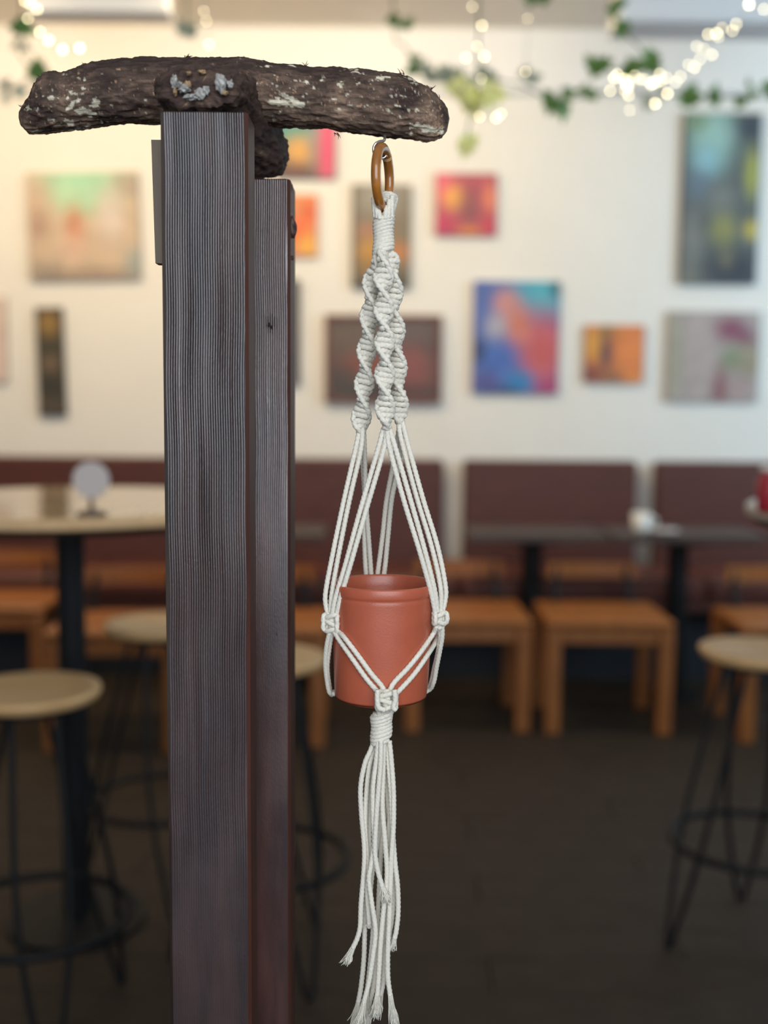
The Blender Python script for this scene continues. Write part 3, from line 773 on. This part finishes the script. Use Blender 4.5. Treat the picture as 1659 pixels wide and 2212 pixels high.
for s in sx_list:
    zt_ = np.interp(s, tx, ty); zb_ = np.interp(s, bx_, by_)
    cyp = (zt_+zb_)/2; h = max((zb_-zt_)/2, 0.6)
    cw = P(s, cyp, YD); hr = h*YD/F*0.93
    dr = min(0.030, hr*1.0)
    aa_ = np.linspace(0, 2*math.pi, 48)
    ca_, sa_ = np.cos(aa_), np.sin(aa_); q_ = 1/((abs(ca_)**2.3+abs(sa_)**2.3)**(1/2.3))
    for _ in range(5):          # centre and half height that give this outline, seen from where the photo was taken
        pr = np.stack([np.full(48, cw[0]), cw[1]+dr*ca_*q_, cw[2]+hr*sa_*q_], 1)-EYE
        yy = 1106-F*(pr @ up)/(pr @ fw)
        cw = cw+np.array([0, 0, ((yy.min()+yy.max())/2-cyp)*YD/F])
        hr = max(hr+(h-1.5-(yy.max()-yy.min())/2)*YD/F, 0.0004)
    for k in range(nA):
        a = 2*math.pi*k/nA
        ca, sa = math.cos(a), math.sin(a)
        # squarish section
        q = 1.0/((abs(ca)**2.3+abs(sa)**2.3)**(1/2.3))
        p = Vector((cw[0], cw[1]+dr*ca*q, cw[2]+hr*sa*q))
        n1 = noise.fractal(Vector((p.x*22, p.y*70, p.z*70)), 0.9, 2.0, 5)
        n2 = noise.fractal(Vector((p.x*85+5, p.y*330, p.z*330)), 0.8, 2.0, 4)
        ridge = -abs(noise.noise(Vector((p.x*30, p.y*190+3, p.z*190))))
        d = 0.0020*n1+0.0014*n2+0.0018*ridge+0.0006
        edge = min(1.0, hr/0.02)
        V.append((p.x, p.y+ca*d*edge, p.z+sa*d*edge)); PX.append(s); PY.append(cyp-h*sa*q); DI.append(n2+ridge*2.2)
Fc = []
for i in range(nS-1):
    for k in range(nA):
        l = (k+1) % nA; Fc.append((i*nA+k, (i+1)*nA+k, (i+1)*nA+l, i*nA+l))
Fc.append(tuple(range(nA))); Fc.append(tuple(reversed(range((nS-1)*nA, nS*nA))))
lg = obj('main_limb', V, Fc, M['bark'], drift, True)
set_color(lg, bark_cols(PX, PY, np.array(V), DI))
# side limb: broken stub over the front post, running back and down to the rear post
st = [(432, 193, 0.8315, 80, 38), (430, 192, 0.838, 90, 45), (436, 196, 0.860, 96, 52), (462, 215, 0.90, 96, 62), (512, 270, 0.945, 84, 66), (546, 318, 0.970, 72, 62), (558, 330, 0.990, 66, 56), (560, 334, 0.998, 54, 44)]
cs = np.array([[*P(a, b, Y), hw*Y/F, hh*Y/F] for a, b, Y, hw, hh in st])
tt = np.linspace(0, len(st)-1, 130)
cs = np.stack([np.interp(tt, range(len(st)), cs[:, k]) for k in range(5)], 1)
V = []; PX = []; PY = []; DI = []
nB = 110
for i, (x, y, z, hw, hh) in enumerate(cs):
    for k in range(nB):
        a = 2*math.pi*k/nB; ca, sa = math.cos(a), math.sin(a)
        q = 1.0/((abs(ca)**2.5+abs(sa)**2.5)**(1/2.5))
        p = Vector((x+hw*ca*q, y, z+hh*sa*q))
        n1 = noise.fractal(Vector((p.x*60, p.y*24, p.z*60)), 0.9, 2.0, 4)
        n2 = noise.fractal(Vector((p.x*260, p.y*70, p.z*260)), 0.8, 2.0, 4)
        d = 0.0034*n1+0.0017*n2
        zz = p.z+sa*d
        if y < 0.874: zz = max(zz, zf+0.0003)
        if y > YR-0.002: zz = max(zz, zr+0.0003)
        V.append((p.x+ca*d, p.y, zz)); PX.append(-900); PY.append(150+60*n1); DI.append(n2)
Fc = []
m_ = len(cs)
for i in range(m_-1):
    for k in range(nB):
        l = (k+1) % nB; Fc.append((i*nB+k, i*nB+l, (i+1)*nB+l, (i+1)*nB+k))
# rough broken end
fc = len(V); f0 = np.array(V[:nB]); cen = f0.mean(0)
prev = list(range(nB))
for r in (0.82, 0.64, 0.46, 0.28, 0.1):
    cur = []
    for k in range(nB):
        p = cen+(f0[k]-cen)*r
        n = noise.fractal(Vector((p[0]*150, p[2]*150, 3.3)), 0.9, 2.0, 4)
        V.append((p[0], p[1]-0.003*(1-r)-0.003*n, p[2])); PX.append(-900); PY.append(150+90*max(n, 0)); DI.append(n); cur.append(len(V)-1)
    for k in range(nB):
        l = (k+1) % nB; Fc.append((prev[k], cur[k], cur[l], prev[l]))
    prev = cur
Fc.append(tuple(reversed(prev))); Fc.append(tuple(reversed(range((m_-1)*nB, m_*nB))))
sl = obj('side_limb', V, Fc, M['bark'], drift, True)
set_color(sl, bark_cols(PX, PY, np.array(V), DI))
for (px, py, rx, rz) in ((398, 192, 12, 8), (432, 203, 14, 11), (376, 176, 7, 13), (476, 180, 12, 19), (412, 210, 14, 7), (497, 182, 7, 8), (388, 184, 7, 6), (446, 196, 7, 9)):
    p = P(px, py, 0.8265); k = 0.83/F
    obj('glue_blob', *lump(p, rx*k, 0.0032, rz*k, px*0.37, 0.6, 16, 1.9), M['glue'], drift, True)
for (px, py, rx, rz) in ((406, 184, 8, 7), (378, 198, 4, 9), (436, 156, 8, 4), (484, 200, 8, 5), (408, 158, 6, 4)):
    p = P(px, py, 0.8275); k = 0.83/F
    obj('wood_chip', *lump(p, rx*k, 0.0025, rz*k, px*0.71, 0.9, 10, 2.2), M['chip'], drift, True)
# hairy fibres on the underside and top of the bark: tiny tufts
mb = MB()
for (px, py) in ((400, 123), (402, 121), (535, 128), (180, 140), (50, 232), (655, 142), (870, 158), (726, 284), (930, 190), (948, 212), (90, 168)):
    for _ in range(4):
        p = P(px+random.uniform(-5, 5), py+3, YD-0.004)
        e = p+np.array([random.uniform(-.004, .004), random.uniform(-.003, .003), random.uniform(.001, .0045)*(1 if py < 250 else -1.2)])
        mb.add(*tube(np.array([p, (p+e)/2+0.0004, e]), [0.0004, 0.0003, 0.0001], 4))
mb.build('bark_tuft', M['knot'], drift)['kind'] = 'stuff'
# screw hook under the right arm
hp = [(831, 286), (831, 296), (828, 301), (820, 304), (812, 310), (807, 320), (809, 333), (818, 341), (829, 341), (835, 335)]
Yh = 0.872
pts = [P(x, y, Yh+(YD-Yh)*0.0) for x, y in hp]
pts = [p+np.array([0, 0.010*max(0, 1-i/4), 0]) for i, p in enumerate(pts)]
pts[0] = pts[0]+np.array([0, 0.018, 0.004])
obj('screw_hook', *tube(spline(pts, 0.001), 0.0011, 10), M['steel'], drift, True)['label'] = 'small silver screw hook'

# ------------------------------------------------------------------ terracotta pot
YP = 0.872
k = YP/F
rimc = P(829, 1257, YP); botc = P(822, 1509, YP)
H = rimc[2]-botc[2]; R1 = 113*k; R0 = 99*k
prof = [(0, 0.0), (R0-0.006, 0.0), (R0-0.002, 0.0015), (R0, 0.005)]
for u in (0.03, 0.05, 0.08, 0.12, 0.17, 0.23, 0.3, 0.38, 0.46, 0.54, 0.62, 0.7, 0.78, 0.86): prof.append((R0+(R1-0.0006-R0)*(u**0.55), H*u))
prof += [(R1-0.0008, H*0.892), (R1-0.0011, H*0.902), (R1-0.0004, H*0.912), (R1, H*0.93), (R1-0.0001, H*0.985), (R1-0.0006, H), (R1-0.0022, H), (R1-0.003, H*0.985), (R1-0.004, H*0.9), (R0-0.003, 0.006), (0, 0.004)]
pot = thing('plant_pot', 'empty terracotta coloured pot held in the hanging white cords', 'pot', (0, 0, 0))
V, Fc = lathe(prof, (0, 0, 0), 96)
V = np.array(V); lean = (rimc-botc); V[:, 0] += V[:, 2]/H*lean[0]
pot.location = tuple(botc)
ob = obj('pot_body', V+botc, Fc[:], M['terracotta'], pot, True)

# ------------------------------------------------------------------ macrame plant hanger
CR = 0.00192                       # cord radius
def cordmesh(pts, r=CR, step=0.0009, sides=12, pitch=0.0108, amp=0.24, closed=False, sp=True):
    p = spline(pts, step) if sp else np.asarray(pts)
    return tube(p, r, sides, closed=closed, lobes=3, amp=0.19, pitch=pitch)
hang = thing('macrame_hanger', 'white knotted cord plant hanger with a bamboo ring, hanging from the driftwood', 'plant hanger', P(828, 314, YP))
# ring
rc = P(827, 384, YP); RR = 61*k; rr = 10.4*k
phi = math.radians(13.5)
axu = np.array([math.sin(phi), -math.cos(phi)*-1.0, 0]); axu = np.array([math.sin(phi), math.cos(phi), 0])
ring = [rc+RR*(math.sin(a)*axu+math.cos(a)*np.array([0, 0, 1.0])) for a in np.linspace(0, 2*math.pi, 120, endpoint=False)]
rg = obj('ring', *tube(ring, rr, 20, closed=True), M['bamboo'], hang, True); rg['label'] = 'varnished brown bamboo ring'
jl = rc+RR*(math.sin(0.62)*axu+math.cos(0.62)*np.array([0, 0, 1.0]))
jt = math.cos(0.62)*axu-math.sin(0.62)*np.array([0, 0, 1.0])
obj('joint_band', *tube(np.array([jl-jt*0.0012, jl, jl+jt*0.0012]), rr*1.04, 20), M['pale_wood'], rg)
# cords looped over the bottom of the ring, behind its lowest point
zb = rc[2]-RR
for i in range(5):
    v = 0.30+0.17*i                                   # angle along the ring, towards the back
    c0 = rc+RR*(math.sin(math.pi-v)*axu+math.cos(math.pi-v)*np.array([0, 0, 1.0]))
    tn = math.cos(math.pi-v)*axu-math.sin(math.pi-v)*np.array([0, 0, 1.0])
    side = np.cross(tn, np.cross(np.array([1.0, 0, 0]), tn)); 
    xr = np.array([1.0, -0.12, 0])
    yb = YP+(-0.005+0.0026*i)
    pR = P(846-1.5*i, 470, yb); pL = P(811+1.5*i, 470, yb)
    q = rr+CR*0.9
    inn = (rc-c0)/np.linalg.norm(rc-c0)
    pts = [pL, c0-xr*q*1.02-inn*q*0.2, c0-xr*q*0.75+inn*q*0.7, c0+inn*q*1.0, c0+xr*q*0.75+inn*q*0.7, c0+xr*q*1.02-inn*q*0.2, pR]
    obj('loop_cord', *cordmesh(pts), M['cord'], hang, True)
for i in range(5):                                    # front strands beside the V
    for (xa, ya, xb, yb_, Yo) in (((807, 428, 811, 470, -0.004), (812, 440, 816, 472, -0.006), (817, 452, 821, 474, -0.007)) if i == 0 else ((847, 424, 845, 470, -0.004), (841, 432, 839, 472, -0.006), (835, 446, 832, 474, -0.007)) if i == 1 else ()):
        obj('loop_cord', *cordmesh([P(xa, ya, YP+Yo+0.003), P((xa+xb)/2, (ya+yb_)/2, YP+Yo), P(xb, yb_, YP+Yo)]), M['cord'], hang, True)

def wrap(name, pxa, pya, pxb, pyb, ra, rb_, turns, Y, slant=0.16, seed=0):
    a = P(pxa, pya, Y); b = P(pxb, pyb, Y)
    n = int(turns*44)
    pts = []
    for i in range(n+1):
        u = i/n; ang = 2*math.pi*turns*u+seed
        c = a+(b-a)*u; r = ra+(rb_-ra)*u+0.0004*math.sin(u*9+seed)
        pts.append(c+np.array([r*math.sin(ang), -r*math.cos(ang), slant*r*math.sin(ang)*1.0]))
    V, Fc = tube(np.array(pts), CR*0.98, 12, lobes=3, amp=0.17, pitch=0.0108)
    o = obj(name, V, Fc, M['cord'], hang, True)
    ln = (b-a)
    V, Fc = tube(np.array([a+ln*0.02, (a+b)/2, a+ln*0.98]), np.array([ra, (ra+rb_)/2, rb_]), 24)
    obj('wrap_core', V, Fc, M['cord'], o, True)
    return o
wrap('gathering_wrap', 829, 466, 828, 546, 17.5*k, 18.0*k, 10.5, YP, 0.44)
YW = YP-0.033
wrap('gathering_wrap', 825, 1538, 823, 1601, 19.5*k, 17.5*k, 8.0, YW, 0.42, 1.0)

def sinnet(path, half, phase0, knots, label):
    """half-knot spiral: two edge cords winding round the core with the cross bands between them"""
    p = spline(path, 0.0006)
    s = np.concatenate([[0], np.cumsum(np.linalg.norm(np.diff(p, axis=0), axis=1))]); L = s[-1]
    t, n, b = frames(p)
    X = np.cross(t, np.array([0, 1.0, 0])); X /= np.linalg.norm(X, axis=1)[:, None]
    X[X[:, 0] < 0] *= -1
    Yv = np.cross(t, X); Yv /= np.linalg.norm(Yv, axis=1)[:, None]
    Yv[Yv[:, 1] > 0] *= -1                              # towards the camera
    u = s/L
    # phase: one half turn per bulge
    ph = phase0+math.pi*(s-L)/half
    env = np.clip(np.minimum(u*L/0.010, (1-u)*L/0.006), 0.25, 1)
    R = 17.0*k*env
    core = tube(p, 6.0*k*np.clip(env, 0.6, 1), 12)
    o = obj('spiral_sinnet', *core, M['cord'], hang, True)
    for sg_ in (0, math.pi):
        Rw = R*(1+0.05*np.sin(2*math.pi*s/0.0044+sg_))
        q = p+(Rw*np.sin(ph+sg_))[:, None]*X+(Rw*np.cos(ph+sg_))[:, None]*Yv
        obj('edge_cord', *tube(q, CR*1.02, 12, lobes=3, amp=0.24, pitch=0.0108), M['cord'], o, True)
    pitch = 0.0044
    nk = int(L/pitch)
    for j in range(nk):
        sc_ = (j+0.5)*pitch
        i = int(np.searchsorted(s, sc_)); i = min(i, len(p)-1)
        phj = ph[i]+0.28*math.sin(j*2.1)
        U = math.sin(phj)*X[i]+math.cos(phj)*Yv[i]; W = -math.cos(phj)*X[i]+math.sin(phj)*Yv[i]
        e = env[i]; aa = 13.4*k*e; bb = 5.4*k*max(e, 0.8)
        tilt = 0.20
        loop = []
        for a_ in np.linspace(0, 2*math.pi, 40, endpoint=False):
            ca, sa = math.cos(a_), math.sin(a_)
            loop.append(p[i]+U*aa*ca+W*bb*np.sign(sa)*abs(sa)**0.7+t[i]*(tilt*aa*ca*np.sign(sa)*0.6))
        loop = np.array(loop)
        obj('half_knot', *tube(loop, CR*1.16, 12, closed=True, lobes=3, amp=0.2, pitch=0.0108), M['cord'], o, True)
    return o
# narrow points (edge cord crossing in front) sit half a bulge from the bulge centres
sinnet([P(823, 536, YP+.001), P(819, 558, YP+.001), P(806, 600, YP+.001), P(799, 680, YP+.003), P(792, 760, YP+.004), P(786, 840, YP+.005), P(780, 908, YP+.006), P(780, 940, YP+.006)], 72*k, math.pi*0.05, 0, '')
sinnet([P(828, 536, YP-.003), P(827, 556, YP-.008), P(828, 612, YP-.012), P(829, 680, YP-.014), P(831, 746, YP-.016), P(831, 811, YP-.017), P(832, 883, YP-.018), P(836, 928, YP-.018)], 68*k, math.pi*0.20, 0, '')
sinnet([P(834, 536, YP+.001), P(840, 552, YP+.000), P(848, 580, YP-.001), P(850, 655, YP+.001), P(855, 735, YP+.003), P(859, 817, YP+.004), P(862, 893, YP+.005), P(866, 924, YP+.005)], 80*k, math.pi*0.12, 0, '')

def sup(*pts, part='support_cord', label=None):
    return obj(part, *cordmesh([P(a, b, YP+d) for a, b, d in pts]), M['cord'], hang, True)
# left sinnet: two to the left knot, two to the back knot
sup((779, 918, .003), (776, 932, .004), (768, 970, .002), (743, 1080, -.004), (720, 1190, -.010), (704, 1275, -.014), (704, 1308, -.0145), (712, 1336, -.016))
sup((782, 920, .003), (783, 936, .003), (778, 980, .001), (755, 1080, -.006), (733, 1190, -.012), (718, 1275, -.016), (713, 1322, -.016))
sup((780, 920, .007), (781, 936, .009), (783, 990, .016), (788, 1080, .026), (787, 1160, .034), (791, 1243, .042), (799, 1285, .046))
sup((783, 920, .007), (786, 936, .009), (788, 1000, .015), (790, 1080, .024), (796, 1160, .032), (802, 1243, .041), (806, 1288, .045))
# middle sinnet: two left, two right
sup((834, 912, -.018), (825, 937, -.016), (818, 965, -.017), (776, 1110, -.020), (746, 1220, -.021), (725, 1290, -.020), (718, 1325, -.018))
sup((836, 914, -.019), (834, 938, -.017), (828, 975, -.018), (790, 1105, -.022), (757, 1220, -.024), (736, 1290, -.022), (727, 1328, -.019))
sup((836, 914, -.018), (837, 936, -.018), (842, 970, -.019), (872, 1080, -.022), (906, 1190, -.024), (930, 1275, -.021), (941, 1325, -.018))
sup((838, 912, -.017), (844, 934, -.017), (855, 970, -.018), (887, 1080, -.021), (918, 1190, -.022), (939, 1275, -.020), (945, 1322, -.017))
# right sinnet: two right, two back
sup((863, 904, .004), (862, 922, .001), (869, 960, -.002), (900, 1075, -.008), (932, 1180, -.013), (951, 1265, -.016), (953, 1320, -.015))
sup((866, 904, .004), (872, 922, .001), (880, 955, -.001), (913, 1075, -.006), (945, 1180, -.010), (962, 1265, -.013), (961, 1300, -.013), (953, 1328, -.015))
sup((862, 908, .006), (862, 925, .008), (852, 990, .016), (835, 1080, .028), (826, 1160, .036), (815, 1243, .044), (808, 1285, .047))
sup((866, 908, .006), (868, 925, .008), (862, 1000, .015), (846, 1080, .026), (838, 1160, .035), (829, 1243, .043), (814, 1288, .046))

def loopcord(c, U, W, N, a, b, r=CR, tiltN=0.0, n=44, part='knot_band', parent=None):
    pts = [c+U*a*math.cos(t_)+N*b*math.sin(t_)+W*tiltN*math.cos(t_)*math.sin(t_) for t_ in np.linspace(0, 2*math.pi, n, endpoint=False)]
    return tube(np.array(pts), r, 12, closed=True, lobes=3, amp=0.17, pitch=0.0108)
Zv = np.array([0, 0, 1.0])
def square_knot(px, py, Y, U, N, w, h, bands):
    """flat square knot: core, cross bands in front and small side loops"""
    c = P(px, py, Y)
    W = np.cross(U, N); W = W if W[2] > 0 else -W
    o = obj('square_knot', *tube(np.array([c+W*h*0.55, c, c-W*h*0.55]), np.array([0.8, 1, 0.8])*w*0.36, 12), M['cord'], hang, True)
    for j in range(bands):
        zz = h*(0.5-(j+0.5)/bands)
        sgn = 1 if j % 2 == 0 else -1
        obj('knot_band', *loopcord(c+W*zz, U, W, N, w*0.62, w*0.36, CR*1.05, 0.0022*sgn), M['cord'], o, True)
    for sd in (-1, 1):
        for j in range(max(1, bands-1)):
            zz = h*(0.5-(j+1.0)/bands)
            cc = c+U*sd*w*0.66+W*zz+N*w*0.16
            obj('side_loop', *loopcord(cc, W, U, N*0.9+U*sd*0.2, h/bands*0.62, CR*1.25, CR*0.95, 0.0), M['cord'], o, True)
    return o
aL = math.radians(28)
NL = np.array([-math.sin(aL)*1.0, -math.cos(aL), 0]); UL = np.array([math.cos(aL), -math.sin(aL), 0])
NR = np.array([math.sin(aL), -math.cos(aL), 0]); UR = np.array([math.cos(aL), math.sin(aL), 0])
square_knot(718, 1345, YP-.016, UL, NL, 24*k, 46*k, 3)
square_knot(949, 1335, YP-.015, UR, NR, 20*k, 36*k, 2)
square_knot(807, 1300, YP+.047, np.array([1.0, 0, 0]), np.array([0, 1.0, 0]), 22*k, 40*k, 2)
# lower V in front of the pot
def onpot(px, py, off=0.0): 
    """depth of the pot's front surface at this pixel, pushed out by one cord"""
    u = (py-1257)/252.0; Rr = (99+13*max(1-u, 0.0)**0.55)*k+off; x = (px-(829-7*u))*k
    return -math.sqrt(max(Rr*Rr-x*x, 0.0))
def vcord(pts, off=CR*1.2):
    return obj('cradle_cord', *cordmesh([P(a, b, YP+(onpot(a, b, off) if d is None else d)) for a, b, d in pts]), M['cord'], hang, True)
vcord([(722, 1365, -.018), (734, 1384, None), (762, 1424, None), (790, 1464, None), (812, 1490, None), (822, 1502, -.041)])
vcord([(730, 1362, -.018), (746, 1380, None), (775, 1418, None), (802, 1455, None), (826, 1484, None), (830, 1502, -.041)])
vcord([(944, 1352, -.017), (934, 1372, None), (906, 1412, None), (880, 1444, None), (850, 1476, None), (840, 1500, -.041)])
vcord([(950, 1354, -.017), (943, 1382, None), (920, 1420, None), (893, 1458, None), (862, 1492, None), (848, 1505, -.041)])
# pairs going round behind the pot and under it to the lower wrap
def under(pts, xo, sy=0.0):
    w = [P(a, b, YP+d) for a, b, d in pts]
    e = P(824, 1534, YW); z0 = botc[2]-CR*1.15
    l = w[-1]; l = np.array([l[0], l[1], z0+0.004]); w[-1] = l
    w.append(np.array([l[0]*0.5+botc[0]*0.5, l[1]*0.6+(YP+0.004)*0.4, z0]))
    w.append(np.array([botc[0]+xo*k*0.8, YP-0.006, z0]))
    w.append(np.array([e[0]+xo*k, e[1]+sy+0.007, z0]))
    w.append(np.array([e[0]+xo*k, e[1]+sy+0.001, z0-0.002])); w.append(np.array([e[0]+xo*k*0.8, e[1]+sy*0.5, e[2]-0.006]))
    return obj('cradle_cord', *cordmesh(w), M['cord'], hang, True)
under([(712, 1366, -.017), (706, 1395, -.012), (703, 1430, -.005), (706, 1465, .001), (712, 1495, .005), (721, 1512, .007)], -8, .002)
under([(718, 1366, -.016), (712, 1395, -.010), (707, 1440, -.002), (711, 1480, .005), (716, 1500, .010), (727, 1512, .014)], -3, .005)
under([(955, 1352, -.014), (955, 1375, -.010), (950, 1405, -.004), (943, 1440, .004), (936, 1475, .012), (922, 1508, .018)], 8, .002)
under([(950, 1352, -.013), (951, 1378, -.008), (946, 1410, .000), (938, 1445, .009), (929, 1480, .017), (915, 1508, .023)], 3, .005)
under([(803, 1320, .047), (780, 1390, .043), (758, 1450, .037), (738, 1505, .028)], -5, .008)
under([(811, 1320, .047), (836, 1390, .045), (870, 1450, .039), (895, 1505, .031)], 5, .008)
# front lower knot
kc = YP-.0415
square_knot(835, 1513, kc, np.array([1.0, 0, 0]), np.array([0, -1.0, 0]), 28*k, 44*k, 3)
for (pts) in ([(816, 1490), (815, 1508), (818, 1528), (832, 1534)], [(852, 1490), (854, 1512), (850, 1528), (856, 1534)]):
    obj('knot_strand', *cordmesh([P(a, b, kc-.0058) for a, b in pts]), M['cord'], hang, True)
for (a, b) in ((818, 1530), (827, 1532), (837, 1532), (846, 1530)):
    obj('knot_strand', *cordmesh([P(a, b, kc), P(a*.9+82.5, 1540, kc+.003), P(a*0.8+165, 1556, YW-.001)]), M['cord'], hang, True)

# tail cords
def fray(end, direc, n, length, spread, parent, seed):
    rnd = random.Random(seed); mb = MB()
    direc = np.array(direc)/np.linalg.norm(direc)
    for i in range(int(n*1.7)):
        a = rnd.uniform(0, 6.28); rr_ = CR*math.sqrt(rnd.random())*0.9
        o0 = end+np.array([rr_*math.cos(a), rr_*math.sin(a), 0])-direc*0.002
        l = length*rnd.uniform(0.6, 1.0); nb = i % 5; ba = nb*1.256+seed
        sd = 0.55*spread*np.array([math.cos(ba)+rnd.gauss(0, .55), math.sin(ba)+rnd.gauss(0, .55), rnd.gauss(0, .3)])
        p1 = o0+direc*l*0.5+sd*l*0.45; p2 = o0+direc*l+sd*l+np.array([rnd.gauss(0, 0.0008), 0, 0])
        mid_ = (p1+p2)/2+np.array([rnd.gauss(0, .0006), rnd.gauss(0, .0006), 0])
        mb.add(*tube(spline([o0, p1, mid_, p2], l/8), rnd.uniform(0.0002, 0.00042), 4))
    o = mb.build('frayed_end', M['cord'], parent, True); o['kind'] = 'stuff'
    return o
def tail(pts, d=None, fr=None, seed=0):
    pp = [P(a, b, YP-.030+z*1.0) for a, b, z in pts]
    o = obj('tail_cord', *cordmesh(pp, sides=12), M['cord'], hang, True)
    if fr:
        n, length, spread = fr
        fray(pp[-1], pp[-1]-pp[-2], n, length*k, spread, o, seed)
    return o
T = lambda pts, d: [(a, b, d) for a, b in pts]
tail(T([(808, 1600), (800, 1622), (788, 1650), (779, 1700), (781, 1760), (787, 1830), (786, 1880), (780, 1950), (778, 2000), (772, 2026), (762, 2048)], -.004), fr=(46, 46, .22), seed=1)
tail(T([(812, 1600), (806, 1625), (797, 1660), (791, 1720), (789, 1790), (794, 1860), (793, 1920), (796, 1970), (798, 1996)], -.002), fr=(26, 16, .2), seed=2)
tail(T([(817, 1600), (813, 1640), (806, 1700), (806, 1760), (808, 1820), (801, 1870), (797, 1900), (803, 1950), (811, 2010), (806, 2060), (797, 2120), (786, 2165)], -.009), fr=(60, 70, .16), seed=3)
tail(T([(823, 1600), (822, 1650), (817, 1710), (812, 1780), (810, 1840), (816, 1880), (826, 1915)], -.011), fr=(60, 44, .26), seed=4)
tail(T([(829, 1600), (828, 1660), (826, 1740), (832, 1820), (836, 1890), (829, 1960), (822, 2040), (818, 2110), (815, 2150)], -.007), fr=(50, 60, .18), seed=5)
tail(T([(836, 1600), (839, 1650), (845, 1720), (848, 1790), (853, 1860), (859, 1915), (860, 1970), (856, 2010), (852, 2028)], -.004), fr=(40, 34, .2), seed=6)
tail(T([(841, 1600), (846, 1650), (850, 1710), (850, 1780), (846, 1850), (844, 1900), (841, 1980), (838, 2050), (838, 2110), (843, 2150)], -.006), fr=(60, 90, .14), seed=7)
tail(T([(811, 1600), (808, 1640), (799, 1710), (797, 1780), (796, 1860), (790, 1930), (788, 2000), (786, 2070), (780, 2130), (774, 2165)], .006), fr=(46, 80, .16), seed=8)
tail(T([(826, 1600), (831, 1660), (838, 1730), (842, 1800), (842, 1870), (835, 1930), (832, 1990), (830, 2060), (828, 2120), (822, 2150)], .003), fr=(40, 60, .2), seed=9)
tail(T([(832, 1600), (834, 1660), (832, 1740), (824, 1820), (820, 1900), (816, 1980), (812, 2060), (806, 2130), (800, 2160)], .007), fr=(46, 80, .18), seed=10)
tail(T([(820, 1600), (818, 1650), (822, 1720), (818, 1800), (806, 1870), (800, 1940), (806, 2000), (800, 2080), (792, 2150)], .004), fr=(46, 80, .18), seed=11)
tail(T([(838, 1600), (842, 1660), (842, 1740), (840, 1820), (848, 1880), (850, 1940), (846, 1990), (842, 2010)], .002), fr=(30, 40, .22), seed=12)
